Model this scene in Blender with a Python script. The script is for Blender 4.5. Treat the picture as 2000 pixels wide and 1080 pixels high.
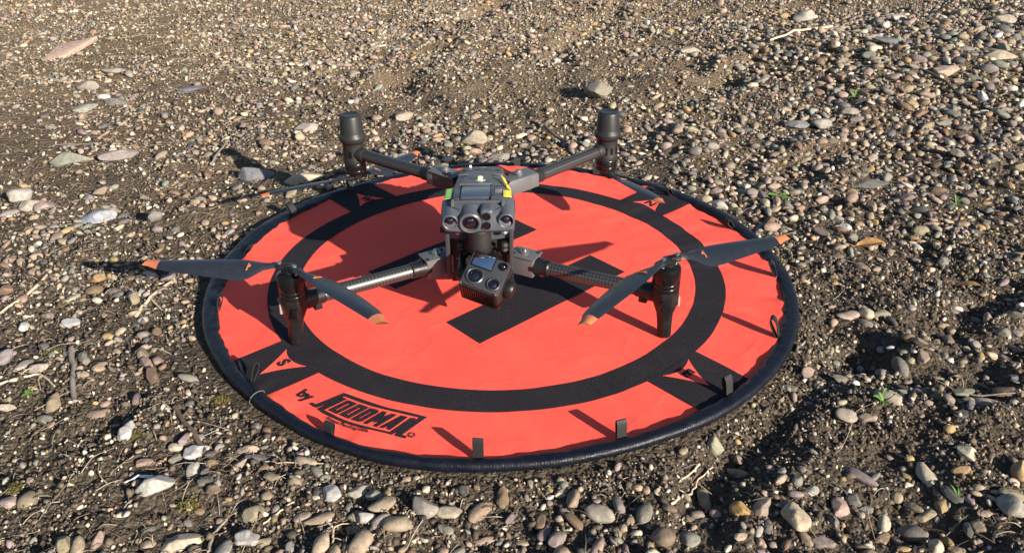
import bpy, bmesh, math, random
import numpy as np
from mathutils import Vector, Matrix
from mathutils.geometry import tessellate_polygon

for o in list(bpy.data.objects):
    bpy.data.objects.remove(o, do_unlink=True)
scene = bpy.context.scene
C = scene.collection
R = math.radians
rng = np.random.default_rng(7)
random.seed(7)

# ------------------------------------------------------------------ camera
CAM = Vector((0.0123, -1.1559, 0.6448))
YAW, PIT, ROLL, FPX = 0.0098, 0.5133, -0.0097, 1620.0
fw = Vector((math.sin(YAW)*math.cos(PIT), math.cos(YAW)*math.cos(PIT), -math.sin(PIT)))
rt = Vector((math.cos(YAW), -math.sin(YAW), 0.0))
up = rt.cross(fw)
rt2 = rt*math.cos(ROLL) + up*math.sin(ROLL)
up2 = -rt*math.sin(ROLL) + up*math.cos(ROLL)
cd = bpy.data.cameras.new('camera')
cam = bpy.data.objects.new('camera', cd)
C.objects.link(cam)
cam.matrix_world = Matrix(((rt2.x, up2.x, -fw.x, CAM.x), (rt2.y, up2.y, -fw.y, CAM.y), (rt2.z, up2.z, -fw.z, CAM.z), (0, 0, 0, 1)))
cd.sensor_fit = 'HORIZONTAL'
cd.sensor_width = 36.0
cd.lens = 36.0*FPX/2000.0
cd.clip_start = 0.02
cd.clip_end = 2000.0
scene.camera = cam

# ------------------------------------------------------------------ sky and sun
SUN_EL = R(21.5)
SUN_DIR = Vector((0.675*math.cos(SUN_EL), -0.738*math.cos(SUN_EL), math.sin(SUN_EL))).normalized()
world = bpy.data.worlds.new('World')
scene.world = world
world.use_nodes = True
wn = world.node_tree.nodes
wl = world.node_tree.links
wn.clear()
sky = wn.new('ShaderNodeTexSky')
sky.sky_type = 'NISHITA'
sky.sun_disc = False
sky.sun_elevation = SUN_EL
sky.sun_rotation = math.atan2(SUN_DIR.x, SUN_DIR.y)
sky.air_density = 1.0
sky.dust_density = 0.6
sky.ozone_density = 1.5
bg = wn.new('ShaderNodeBackground')
bg.inputs['Strength'].default_value = 0.062
wo = wn.new('ShaderNodeOutputWorld')
wl.new(sky.outputs[0], bg.inputs[0])
wl.new(bg.outputs[0], wo.inputs[0])
sd = bpy.data.lights.new('sun', 'SUN')
sd.energy = 5.0
sd.angle = R(0.53)
sd.color = (1.0, 0.90, 0.755)
sun = bpy.data.objects.new('sun', sd)
C.objects.link(sun)
sun.location = SUN_DIR*8
sun.rotation_euler = SUN_DIR.to_track_quat('Z', 'Y').to_euler()

scene.view_settings.view_transform = 'Standard'
scene.view_settings.look = 'None'
scene.view_settings.gamma = 1.0
scene.view_settings.use_curve_mapping = False
scene.view_settings.exposure = 1.08

# ------------------------------------------------------------------ materials
def node_mat(name):
    m = bpy.data.materials.new(name)
    m.use_nodes = True
    nt = m.node_tree
    return m, nt, nt.nodes['Principled BSDF']

def set_in(b, **kw):
    for k, v in kw.items():
        b.inputs[k.replace('_', ' ')].default_value = v

def ramp(nt, fac, stops):
    n = nt.nodes.new('ShaderNodeValToRGB')
    e = n.color_ramp.elements
    while len(e) < len(stops):
        e.new(0.5)
    for el, (p, c) in zip(e, stops):
        el.position = p
        el.color = (*c, 1) if len(c) == 3 else c
    nt.links.new(fac, n.inputs[0])
    return n.outputs[0]

def noise(nt, scale, detail=4.0, rough=0.55, vec=None, out=0):
    n = nt.nodes.new('ShaderNodeTexNoise')
    n.inputs['Scale'].default_value = scale
    n.inputs['Detail'].default_value = detail
    n.inputs['Roughness'].default_value = rough
    if vec is not None:
        nt.links.new(vec, n.inputs['Vector'])
    return n.outputs[out]

def coords(nt, which='Object'):
    return nt.nodes.new('ShaderNodeTexCoord').outputs[which]

def mix(nt, fac, a, b, mode='MIX'):
    n = nt.nodes.new('ShaderNodeMix')
    n.data_type = 'RGBA'
    n.blend_type = mode
    for sock, v in ((n.inputs[0], fac), (n.inputs[6], a), (n.inputs[7], b)):
        if hasattr(v, 'is_linked'):
            nt.links.new(v, sock)
        else:
            sock.default_value = v if isinstance(v, (int, float)) else ((*v, 1) if len(v) == 3 else v)
    return n.outputs[2]

def math_n(nt, op, a, b=0.0):
    n = nt.nodes.new('ShaderNodeMath')
    n.operation = op
    for i, v in enumerate((a, b)):
        if hasattr(v, 'is_linked'):
            nt.links.new(v, n.inputs[i])
        else:
            n.inputs[i].default_value = v
    return n.outputs[0]

def bump(nt, b, height, strength, dist):
    n = nt.nodes.new('ShaderNodeBump')
    n.inputs['Strength'].default_value = strength
    n.inputs['Distance'].default_value = dist
    nt.links.new(height, n.inputs['Height'])
    nt.links.new(n.outputs[0], b.inputs['Normal'])

def plain(name, col, rough=0.5, metal=0.0, var=0.15, scale=300.0, bstr=0.15, bdist=0.0004, spec=0.5, dusty=0.0):
    """a slightly uneven painted or moulded surface"""
    m, nt, b = node_mat(name)
    v = coords(nt)
    f = noise(nt, scale, 5, 0.6, v)
    dark = tuple(c*(1-var) for c in col)
    lite = tuple(min(1, c*(1+var)) for c in col)
    cb = ramp(nt, f, [(0.3, dark), (0.7, lite)])
    if dusty:
        film = ramp(nt, noise(nt, 38.0, 8, 0.75, v), [(0.50, (0, 0, 0)), (0.78, (dusty,)*3)])
        cb = mix(nt, film, cb, (0.16, 0.14, 0.12))
    nt.links.new(cb, b.inputs['Base Color'])
    r = noise(nt, 45.0, 4, 0.6, v)
    rr_ = ramp(nt, r, [(0.3, (rough*0.82,)*3), (0.75, (min(1, rough*1.2),)*3)])
    nt.links.new(rr_, b.inputs['Roughness'])
    set_in(b, Metallic=metal, Specular_IOR_Level=spec)
    if bstr:
        bump(nt, b, f, bstr, bdist)
    return m

M = {}
M['shell'] = plain('grey_shell', (0.062, 0.070, 0.088), 0.42, 0.0, 0.06, 900, 0.10, 0.0002, dusty=0.14)
M['shell_dark'] = plain('dark_shell', (0.030, 0.033, 0.040), 0.38, 0.0, 0.08, 900, 0.1, 0.0002, dusty=0.12)
M['cap'] = plain('antenna_plastic', (0.016, 0.017, 0.019), 0.45, 0.0, 0.1, 700, 0.12, 0.0002, spec=0.4, dusty=0.06)
M['panel'] = plain('cover_panel', (0.045, 0.055, 0.08), 0.20, 0.0, 0.05, 300, 0.05, 0.0001)
M['black'] = plain('black_plastic', (0.008, 0.008, 0.009), 0.42, 0.0, 0.2, 600, 0.12, 0.0002, spec=0.38, dusty=0.07)
M['black_matt'] = plain('matt_black_plastic', (0.010, 0.010, 0.011), 0.6, 0.0, 0.2, 700, 0.2, 0.0003, dusty=0.07)
M['gloss'] = plain('gloss_black', (0.006, 0.006, 0.007), 0.24, 0.0, 0.1, 500, 0.0, spec=0.4)
M['metal'] = plain('grey_metal', (0.33, 0.33, 0.33), 0.38, 0.75, 0.1, 500, 0.1, 0.0002)
M['metal_grey'] = plain('bracket_grey', (0.13, 0.135, 0.145), 0.4, 0.35, 0.08, 600, 0.1, 0.0002, dusty=0.15)
M['bolt'] = plain('bolt_steel', (0.45, 0.45, 0.44), 0.3, 0.9, 0.1, 300, 0.0)
M['lens'] = plain('lens_glass', (0.006, 0.006, 0.012), 0.04, 0.0, 0.1, 10, 0.0, spec=1.0)
M['lens'].node_tree.nodes['Principled BSDF'].inputs['Coat Weight'].default_value = 0.6
M['lens'].node_tree.nodes['Principled BSDF'].inputs['Coat Tint'].default_value = (0.6, 0.7, 1.0, 1)
M['mirror'] = plain('lens_window', (0.80, 0.88, 0.97), 0.03, 1.0, 0.01, 10, 0.0)
M['prop'] = plain('blade_composite', (0.017, 0.021, 0.03), 0.36, 0.0, 0.15, 200, 0.1, 0.0002, dusty=0.08)
M['tip'] = plain('blade_tip_orange', (0.48, 0.15, 0.065), 0.5, 0.0, 0.05, 200, 0.0)
M['green'] = plain('green_sticker', (0.20, 0.40, 0.13), 0.45, 0.0, 0.05, 200, 0.0)
M['yellow'] = plain('yellow_sticker', (0.72, 0.62, 0.05), 0.45, 0.0, 0.04, 200, 0.0)
M['amber'] = plain('amber_sticker', (0.85, 0.52, 0.05), 0.45, 0.0, 0.04, 200, 0.0)
M['white'] = plain('white_print', (0.78, 0.78, 0.76), 0.45, 0.0, 0.03, 200, 0.0)
M['ink'] = plain('dark_ink', (0.05, 0.07, 0.04), 0.5, 0.0, 0.03, 200, 0.0)
M['ink_yellow'] = plain('faded_ink', (0.48, 0.40, 0.05), 0.5, 0.0, 0.03, 200, 0.0)
M['ink_green'] = plain('green_ink', (0.13, 0.30, 0.08), 0.5, 0.0, 0.03, 200, 0.0)
M['webbing'] = plain('webbing', (0.009, 0.009, 0.009), 0.7, 0.0, 0.35, 1500, 0.5, 0.0006)
M['thread'] = plain('thread', (0.13, 0.14, 0.15), 0.8, 0.0, 0.2, 1500, 0.2)
M['nav'] = plain('lamp_cover', (0.34, 0.25, 0.24), 0.25, 0.0, 0.05, 200, 0.0)
M['beacon_base'] = plain('beacon_ring', (0.42, 0.44, 0.46), 0.3, 0.0, 0.05, 200, 0.0)
M['beacon'] = plain('beacon_cover', (0.72, 0.75, 0.35), 0.15, 0.0, 0.05, 200, 0.0)
M['plastic'] = plain('white_plastic_scrap', (0.62, 0.72, 0.78), 0.35, 0.0, 0.06, 200, 0.1)

# carbon fibre weave on the arm tubes (uv: around, along)
m, nt, b = node_mat('carbon_fibre')
uv = coords(nt, 'UV')
ck = nt.nodes.new('ShaderNodeTexChecker')
ck.inputs['Scale'].default_value = 1.0
ck.inputs['Color1'].default_value = (0.030, 0.030, 0.032, 1)
ck.inputs['Color2'].default_value = (0.012, 0.012, 0.013, 1)
nt.links.new(uv, ck.inputs['Vector'])
nt.links.new(ck.outputs[0], b.inputs['Base Color'])
nt.links.new(ramp(nt, ck.outputs[1], [(0.0, (0.33,)*3), (1.0, (0.50,)*3)]), b.inputs['Roughness'])
bump(nt, b, ck.outputs[1], 0.25, 0.0003)
set_in(b, Specular_IOR_Level=0.8)
M['carbon'] = m

# coral red mat fabric
m, nt, b = node_mat('coral_fabric')
v = coords(nt)
f1 = noise(nt, 9.0, 5, 0.6, v)
f2 = noise(nt, 1400.0, 2, 0.6, v)
c1 = ramp(nt, f1, [(0.3, (0.86, 0.088, 0.062)), (0.72, (0.93, 0.118, 0.082))])
c2 = mix(nt, 0.22, c1, ramp(nt, f2, [(0.3, (0.5, 0.03, 0.03)), (0.7, (1.0, 0.14, 0.11))]))
dirt = ramp(nt, noise(nt, 26.0, 8, 0.72, v), [(0.52, (0, 0, 0)), (0.80, (0.30,)*3)])
speck = ramp(nt, noise(nt, 620.0, 2, 0.5, v), [(0.755, (0, 0, 0)), (0.79, (0.55,)*3)])
c2 = mix(nt, dirt, c2, (0.55, 0.15, 0.10))
nt.links.new(mix(nt, speck, c2, (0.45, 0.34, 0.25)), b.inputs['Base Color'])
crease = math_n(nt, 'POWER', math_n(nt, 'SUBTRACT', 1.0, math_n(nt, 'MULTIPLY', math_n(nt, 'ABSOLUTE', math_n(nt, 'SUBTRACT', noise(nt, 5.5, 3, 0.55, v), 0.5)), 2.0)), 14.0)
set_in(b, Roughness=0.85, Specular_IOR_Level=0.2)
hh = math_n(nt, 'ADD', math_n(nt, 'ADD', math_n(nt, 'MULTIPLY', noise(nt, 34.0, 5, 0.6, v), 0.7), math_n(nt, 'MULTIPLY', crease, 0.55)), math_n(nt, 'MULTIPLY', f2, 0.14))
bump(nt, b, hh, 0.24, 0.004)
M['mat'] = m

# black print on the mat
m, nt, b = node_mat('black_print')
v = coords(nt)
f2 = noise(nt, 1100.0, 2, 0.7, v)
f3 = noise(nt, 14.0, 5, 0.6, v)
c1 = ramp(nt, f2, [(0.32, (0.005, 0.0045, 0.008)), (0.5, (0.010, 0.009, 0.014)), (0.70, (0.050, 0.042, 0.050))])
wear = ramp(nt, noise(nt, 380.0, 4, 0.7, v), [(0.66, (0, 0, 0)), (0.78, (0.35,)*3)])
c1 = mix(nt, wear, c1, (0.16, 0.10, 0.09))
nt.links.new(mix(nt, ramp(nt, f3, [(0.45, (0, 0, 0)), (0.85, (0.22,)*3)]), c1, (0.05, 0.042, 0.040)), b.inputs['Base Color'])
set_in(b, Roughness=0.88, Specular_IOR_Level=0.2)
bump(nt, b, f2, 0.2, 0.0006)
M['print'] = m

# navy vinyl rim (uv: metres along, metres around)
m, nt, b = node_mat('navy_vinyl')
uv = coords(nt, 'UV')
v = coords(nt)
wv = nt.nodes.new('ShaderNodeTexWave')
wv.wave_type = 'BANDS'
wv.bands_direction = 'X'
wv.inputs['Scale'].default_value = 95.0
wv.inputs['Distortion'].default_value = 1.2
nt.links.new(uv, wv.inputs['Vector'])
f1 = noise(nt, 40.0, 6, 0.65, v)
dust = ramp(nt, noise(nt, 60.0, 8, 0.75, v), [(0.62, (0, 0, 0)), (0.84, (0.22,)*3)])
base = ramp(nt, f1, [(0.3, (0.0025, 0.0035, 0.008)), (0.7, (0.0045, 0.0065, 0.015))])
nt.links.new(mix(nt, dust, base, (0.11, 0.10, 0.09)), b.inputs['Base Color'])
nt.links.new(ramp(nt, noise(nt, 90.0, 5, 0.6, v), [(0.3, (0.30,)*3), (0.7, (0.58,)*3)]), b.inputs['Roughness'])
hh = math_n(nt, 'ADD', math_n(nt, 'MULTIPLY', wv.outputs[1], 0.07), math_n(nt, 'MULTIPLY', noise(nt, 120.0, 4, 0.6, v), 1.0))
bump(nt, b, hh, 0.40, 0.0030)
set_in(b, Specular_IOR_Level=0.30)
M['vinyl'] = m

# stones: colour from the object or from the mesh attribute
def stone_mat(name, per_object):
    m, nt, b = node_mat(name)
    if per_object:
        col = nt.nodes.new('ShaderNodeObjectInfo').outputs['Color']
    else:
        a = nt.nodes.new('ShaderNodeAttribute')
        a.attribute_name = 'tint'
        col = a.outputs['Color']
    g = nt.nodes.new('ShaderNodeNewGeometry').outputs['Position']
    f = noise(nt, 110.0, 6, 0.68, g)
    f2 = noise(nt, 420.0, 3, 0.6, g)
    k = ramp(nt, f, [(0.28, (0.62, 0.60, 0.58)), (0.5, (1.0, 1.0, 1.0)), (0.74, (1.28, 1.25, 1.2))])
    c = mix(nt, 1.0, col, k, 'MULTIPLY')
    c = mix(nt, ramp(nt, f2, [(0.35, (0.4,)*3), (0.65, (0,)*3)]), c, mix(nt, 1.0, c, (0.55, 0.5, 0.46), 'MULTIPLY'))
    dirt = ramp(nt, noise(nt, 60.0, 7, 0.75, g), [(0.50, (0,)*3), (0.70, (0.62,)*3)])
    c = mix(nt, dirt, c, (0.13, 0.10, 0.072))
    nt.links.new(c, b.inputs['Base Color'])
    set_in(b, Roughness=0.72, Specular_IOR_Level=0.35)
    hh = math_n(nt, 'ADD', math_n(nt, 'MULTIPLY', f, 1.0), math_n(nt, 'MULTIPLY', f2, 0.4))
    bump(nt, b, hh, 0.45, 0.0018)
    return m
M['stone'] = stone_mat('stone_surface', True)
M['gravel'] = stone_mat('gravel_surface', False)

m, nt, b = node_mat('litter_surface')
a = nt.nodes.new('ShaderNodeAttribute')
a.attribute_name = 'tint'
nt.links.new(a.outputs['Color'], b.inputs['Base Color'])
set_in(b, Roughness=0.7, Specular_IOR_Level=0.3)
M['litter'] = m

# soil
m, nt, b = node_mat('soil')
v = nt.nodes.new('ShaderNodeNewGeometry').outputs['Position']
big = noise(nt, 1.6, 5, 0.6, v)
mid = noise(nt, 26.0, 6, 0.65, v)
fine = noise(nt, 210.0, 6, 0.7, v)
crumb = nt.nodes.new('ShaderNodeTexVoronoi')
crumb.inputs['Scale'].default_value = 260.0
nt.links.new(v, crumb.inputs['Vector'])
crumb2 = nt.nodes.new('ShaderNodeTexVoronoi')
crumb2.inputs['Scale'].default_value = 130.0
nt.links.new(v, crumb2.inputs['Vector'])
c1 = ramp(nt, mid, [(0.28, (0.030, 0.023, 0.017)), (0.5, (0.058, 0.045, 0.034)), (0.72, (0.105, 0.085, 0.064))])
c2 = ramp(nt, crumb.outputs['Color'], [(0.15, (0.026, 0.020, 0.015)), (0.5, (0.066, 0.051, 0.039)), (0.8, (0.13, 0.105, 0.079)), (0.97, (0.34, 0.30, 0.23))])
c3 = mix(nt, 0.5, c1, c2)
c4 = mix(nt, ramp(nt, fine, [(0.4, (0, 0, 0)), (0.66, (0.55,)*3)]), c3, (0.12, 0.096, 0.072))
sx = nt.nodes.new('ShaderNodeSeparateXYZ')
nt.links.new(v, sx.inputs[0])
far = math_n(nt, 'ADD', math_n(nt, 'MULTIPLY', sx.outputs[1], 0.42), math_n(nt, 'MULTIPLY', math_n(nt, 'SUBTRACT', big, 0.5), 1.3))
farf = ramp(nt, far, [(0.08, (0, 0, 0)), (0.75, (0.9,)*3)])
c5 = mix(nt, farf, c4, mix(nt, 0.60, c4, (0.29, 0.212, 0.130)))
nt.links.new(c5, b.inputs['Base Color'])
set_in(b, Roughness=0.92, Specular_IOR_Level=0.15)
hh = math_n(nt, 'ADD', math_n(nt, 'MULTIPLY', fine, 0.55),
            math_n(nt, 'ADD', math_n(nt, 'MULTIPLY', math_n(nt, 'SUBTRACT', 1.0, crumb.outputs[0]), 0.5),
                   math_n(nt, 'MULTIPLY', math_n(nt, 'SUBTRACT', 1.0, crumb2.outputs[0]), 0.9)))
bump(nt, b, hh, 0.9, 0.006)
M['soil'] = m

def leaf_mat(name, ca, cb):
    m, nt, b = node_mat(name)
    v = coords(nt)
    nt.links.new(ramp(nt, noise(nt, 160.0, 4, 0.6, v), [(0.3, ca), (0.7, cb)]), b.inputs['Base Color'])
    set_in(b, Roughness=0.5, Specular_IOR_Level=0.4)
    return m
M['leaf_green'] = leaf_mat('sprout_green', (0.05, 0.11, 0.025), (0.16, 0.27, 0.06))
M['leaf_dry'] = leaf_mat('dry_leaf', (0.36, 0.18, 0.06), (0.55, 0.32, 0.12))
M['moss'] = leaf_mat('moss_green', (0.035, 0.034, 0.008), (0.10, 0.085, 0.016))
M['bark'] = plain('twig_bark', (0.10, 0.07, 0.05), 0.8, 0.0, 0.4, 300, 0.5, 0.001)
M['bark_grey'] = plain('weathered_twig', (0.22, 0.19, 0.16), 0.8, 0.0, 0.35, 300, 0.5, 0.001)
M['root'] = plain('pale_root', (0.50, 0.40, 0.29), 0.7, 0.0, 0.25, 400, 0.3, 0.0006)

# ------------------------------------------------------------------ helpers
def tag(o, label=None, cat=None, group=None, kind=None):
    if label: o['label'] = label
    if cat: o['category'] = cat
    if group: o['group'] = group
    if kind: o['kind'] = kind
    return o

def empty(name, loc):
    o = bpy.data.objects.new(name, None)
    o.empty_display_size = 0.02
    C.objects.link(o)
    o.location = loc
    return o

ORIGIN = {}
def origin_of(o):
    return ORIGIN.get(o, Vector(o.location)) if o else Vector((0, 0, 0))

def link(name, me, mat, parent=None, origin=None):
    o = bpy.data.objects.new(name, me)
    C.objects.link(o)
    if mat is not None:
        me.materials.append(mat)
    if parent is not None:
        o.parent = parent
        ORIGIN[o] = origin_of(parent)
    elif origin is not None:
        o.location = origin
    return o

class MB:
    """collects shapes in world coordinates and builds ONE mesh object"""
    def __init__(s):
        s.v = []
        s.f = []
    def add(s, vs, fs):
        n = len(s.v)
        s.v += [Vector(p) for p in vs]
        s.f += [tuple(i+n for i in q) for q in fs]
        return s
    def box(s, c, size, ax=None, taper=1.0):
        ax = ax or (Vector((1, 0, 0)), Vector((0, 1, 0)), Vector((0, 0, 1)))
        c = Vector(c)
        vs = []
        for z in (-1, 1):
            k = taper if z > 0 else 1.0
            for x, y in ((-1, -1), (1, -1), (1, 1), (-1, 1)):
                vs.append(c + ax[0]*(x*size[0]/2*k) + ax[1]*(y*size[1]/2*k) + ax[2]*(z*size[2]/2))
        return s.add(vs, [(3, 2, 1, 0), (4, 5, 6, 7), (0, 1, 5, 4), (1, 2, 6, 5), (2, 3, 7, 6), (3, 0, 4, 7)])
    def lathe(s, o, axis, prof, n=28):
        """prof: (radius, height along axis) from bottom to top; closed at both ends"""
        o = Vector(o)
        a = Vector(axis).normalized()
        t = Vector((1, 0, 0)) if abs(a.x) < 0.8 else Vector((0, 1, 0))
        e1 = (t - a*t.dot(a)).normalized()
        e2 = a.cross(e1)
        vs, fs = [], []
        for r, h in prof:
            for k in range(n):
                w = 2*math.pi*k/n
                vs.append(o + a*h + (e1*math.cos(w) + e2*math.sin(w))*r)
        for j in range(len(prof)-1):
            for k in range(n):
                fs.append((j*n+k, j*n+(k+1) % n, (j+1)*n+(k+1) % n, (j+1)*n+k))
        fs.append(tuple(range(n-1, -1, -1)))
        q = (len(prof)-1)*n
        fs.append(tuple(q+k for k in range(n)))
        return s.add(vs, fs)
    def tube(s, p0, p1, r0, r1=None, n=20):
        p0, p1 = Vector(p0), Vector(p1)
        return s.lathe(p0, p1-p0, [(r0, 0), (r1 if r1 is not None else r0, (p1-p0).length)], n)
    def path(s, pts, rad, n=6):
        """a bent tapered rod"""
        pts = [Vector(p) for p in pts]
        vs, fs = [], []
        for i, p in enumerate(pts):
            d = (pts[min(i+1, len(pts)-1)] - pts[max(i-1, 0)]).normalized()
            t = Vector((0, 0, 1)) if abs(d.z) < 0.9 else Vector((1, 0, 0))
            e1 = d.cross(t).normalized()
            e2 = d.cross(e1)
            r = rad[i] if isinstance(rad, (list, tuple)) else rad
            for k in range(n):
                w = 2*math.pi*k/n
                vs.append(p + (e1*math.cos(w) + e2*math.sin(w))*r)
        for i in range(len(pts)-1):
            for k in range(n):
                fs.append((i*n+k, i*n+(k+1) % n, (i+1)*n+(k+1) % n, (i+1)*n+k))
        fs.append(tuple(range(n-1, -1, -1)))
        fs.append(tuple((len(pts)-1)*n+k for k in range(n)))
        return s.add(vs, fs)
    def loft(s, rings):
        n = len(rings[0])
        vs = [p for r in rings for p in r]
        fs = []
        for j in range(len(rings)-1):
            for k in range(n):
                fs.append((j*n+k, j*n+(k+1) % n, (j+1)*n+(k+1) % n, (j+1)*n+k))
        fs.append(tuple(range(n-1, -1, -1)))
        fs.append(tuple((len(rings)-1)*n+k for k in range(n)))
        return s.add(vs, fs)
    def build(s, name, mat, parent=None, bevel=0.0, seg=2, angle=35, flat=False, origin=None):
        og = origin_of(parent) if parent is not None else (Vector(origin) if origin is not None else Vector((0, 0, 0)))
        me = bpy.data.meshes.new(name)
        me.from_pydata([p-og for p in s.v], [], s.f)
        me.update()
        bm = bmesh.new()
        bm.from_mesh(me)
        bmesh.ops.recalc_face_normals(bm, faces=bm.faces)
        if bevel:
            es = [e for e in bm.edges if len(e.link_faces) == 2 and e.calc_face_angle(0) > R(angle)]
            bmesh.ops.bevel(bm, geom=es, offset=bevel, segments=seg, profile=0.6, affect='EDGES', clamp_overlap=True)
        bm.to_mesh(me)
        bm.free()
        if not flat:
            me.polygons.foreach_set('use_smooth', [True]*len(me.polygons))
            me.set_sharp_from_angle(angle=R(angle))
        return link(name, me, mat, parent, origin if parent is None else None)

# lattice noise in plain numpy, for the ground and everything lying on it
def _hash(ix, iy, s):
    h = (ix.astype(np.int64)*374761393 + iy.astype(np.int64)*668265263 + s*974634599) & 0xffffffff
    h = ((h ^ (h >> 13))*1274126177) & 0xffffffff
    h = (h ^ (h >> 16)) & 0xffff
    return h/65535.0
def vnoise(x, y, s=0):
    x0, y0 = np.floor(x), np.floor(y)
    fx, fy = x-x0, y-y0
    fx, fy = fx*fx*fx*(fx*(fx*6-15)+10), fy*fy*fy*(fy*(fy*6-15)+10)
    a, b_ = _hash(x0, y0, s), _hash(x0+1, y0, s)
    c, d = _hash(x0, y0+1, s), _hash(x0+1, y0+1, s)
    return ((a*(1-fx)+b_*fx)*(1-fy) + (c*(1-fx)+d*fx)*fy)*2-1

PITS = [(0.482, -0.195, 0.055, 0.026), (0.512, -0.262, 0.065, 0.032), (0.415, -0.265, 0.05, 0.018), (0.250, -0.445, 0.055, 0.026),
        (0.79, -0.05, 0.08, 0.026), (0.320, -0.372, 0.06, 0.024), (0.66, -0.215, 0.06, 0.016), (0.62, -0.30, 0.06, 0.018),
        (0.90, 0.12, 0.07, 0.02), (0.70, 0.10, 0.05, 0.015), (0.60, 0.30, 0.06, 0.018), (0.36, 0.66, 0.07, 0.02),
        (0.05, 0.60, 0.07, 0.016), (-0.50, 0.52, 0.08, 0.018), (1.0, 0.6, 0.09, 0.022), (0.35, 1.15, 0.08, 0.02), (0.75, 1.2, 0.09, 0.025)]
MOUNDS = [(1.35, 1.25, 0.45, 0.055), (1.9, 1.6, 0.6, 0.06), (0.62, -0.10, 0.05, 0.012), (0.57, -0.21, 0.04, 0.014), (0.46, -0.35, 0.05, 0.012),
          (0.37, -0.44, 0.05, 0.014), (0.60, -0.37, 0.05, 0.012), (0.85, -0.12, 0.07, 0.016), (1.05, 0.5, 0.1, 0.02), (0.43, 0.6, 0.08, 0.016), (0.42, 1.08, 0.09, 0.014)]
RUTS = [([(1.15, 0.16), (0.80, -0.05), (0.52, -0.21), (0.36, -0.33), (0.235, -0.46), (0.20, -0.60)], 0.026, 0.010),
        ([(0.98, -0.04), (0.74, -0.20), (0.60, -0.33)], 0.024, 0.009), ([(0.1, 2.6), (-0.15, 1.7), (-0.28, 1.15), (-0.22, 0.95)], 0.05, 0.022),
        ([(0.55, 2.4), (0.28, 1.6), (0.15, 1.25)], 0.05, 0.022), ([(-0.35, 0.62), (-0.62, 0.50)], 0.04, 0.014), ([(0.95, 0.75), (0.62, 0.42)], 0.04, 0.018), ([(0.85, 1.35), (0.50, 0.92)], 0.05, 0.022)]
def ground_h(x, y):
    x = np.asarray(x, float)
    y = np.asarray(y, float)
    h = 0.012*vnoise(x*2.3, y*2.3, 1) + 0.0095*vnoise(x*7.1, y*7.1, 2) + 0.0056*vnoise(x*19, y*19, 3)
    h = h + 0.0050*(0.5-np.abs(vnoise(x*44, y*44, 4))) + 0.0024*vnoise(x*110, y*110, 5) + 0.0010*vnoise(x*230, y*230, 6)
    for px, py, s, d in PITS:
        h = h - 0.55*d*np.exp(-(((x-px)**2+(y-py)**2)/(s*s))**1.7)
    for px, py, s, d in MOUNDS:
        h = h + d*np.exp(-((x-px)**2+(y-py)**2)/(s*s))
    for path, wd, dp in RUTS:       # old wheel and boot marks pressed into the soil
        best = np.full(np.shape(x), 9.0)
        for (ax, ay), (bx_, by_) in zip(path[:-1], path[1:]):
            vx, vy = bx_-ax, by_-ay
            t = np.clip(((x-ax)*vx+(y-ay)*vy)/(vx*vx+vy*vy), 0, 1)
            best = np.minimum(best, np.hypot(x-ax-t*vx, y-ay-t*vy))
        k = 0.42+0.85*vnoise(x*11, y*11, 61)
        q = best/wd
        h = h + dp*np.clip(k, 0, 1.4)*(0.55*np.exp(-((q-1.75)/0.55)**2) - np.exp(-q**4))
    h = h - 0.016
    r = np.hypot(x, y)
    k = np.clip((r-0.44)/0.10, 0, 1)
    k = k*k*(3-2*k)
    under = -0.0075 + 0.15*np.clip(h+0.016, -0.02, 0.02)
    near = np.minimum(h, -0.004 + 0.0*h)
    t = np.clip((r-0.45)/0.05, 0, 1)
    h = under*(1-k) + h*k
    return np.where(r < 0.47, np.minimum(h, -0.003), h)

# ------------------------------------------------------------------ the ground sheet
d0, d1, step = 0.32, 4.6, 0.0063
dd = [d0]
while dd[-1] < d1:
    dd.append(dd[-1]*(1+step))
dd = [-300.0, -40.0, -5.0, -1.0, 0.0, 0.15] + dd + [6.0, 8.0, 12.0, 25.0, 80.0, 400.0]
tt = list(np.linspace(-1, 1, 501))
tt = [-200.0, -30.0, -6.0, -2.2, -1.4, -1.15] + tt + [1.15, 1.4, 2.2, 6.0, 30.0, 200.0]
dd = np.array(dd)
tt = np.array(tt)
hwid = 0.36 + 0.70*np.maximum(dd, 0.15)
GX = (tt[None, :]*hwid[:, None]).ravel()
GY = np.repeat(dd-1.156, len(tt))
GZ = ground_h(GX, GY)
nr, nc = len(dd), len(tt)
idx = np.arange(nr*nc).reshape(nr, nc)
quads = np.stack([idx[:-1, :-1], idx[:-1, 1:], idx[1:, 1:], idx[1:, :-1]], -1).reshape(-1, 4)
def np_mesh(name, co, faces, k):
    me = bpy.data.meshes.new(name)
    me.vertices.add(len(co))
    me.vertices.foreach_set('co', np.ascontiguousarray(co, dtype=np.float32).ravel())
    nf = len(faces)
    me.loops.add(nf*k)
    me.polygons.add(nf)
    me.loops.foreach_set('vertex_index', np.ascontiguousarray(faces, dtype=np.int32).ravel())
    me.polygons.foreach_set('loop_start', np.arange(0, nf*k, k, dtype=np.int32))
    me.polygons.foreach_set('use_smooth', np.ones(nf, dtype=bool))
    me.update(calc_edges=True)
    return me
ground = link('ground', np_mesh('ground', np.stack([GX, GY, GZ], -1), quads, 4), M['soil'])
tag(ground, 'dark crumbly soil of the gravelly yard', kind='structure')

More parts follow.
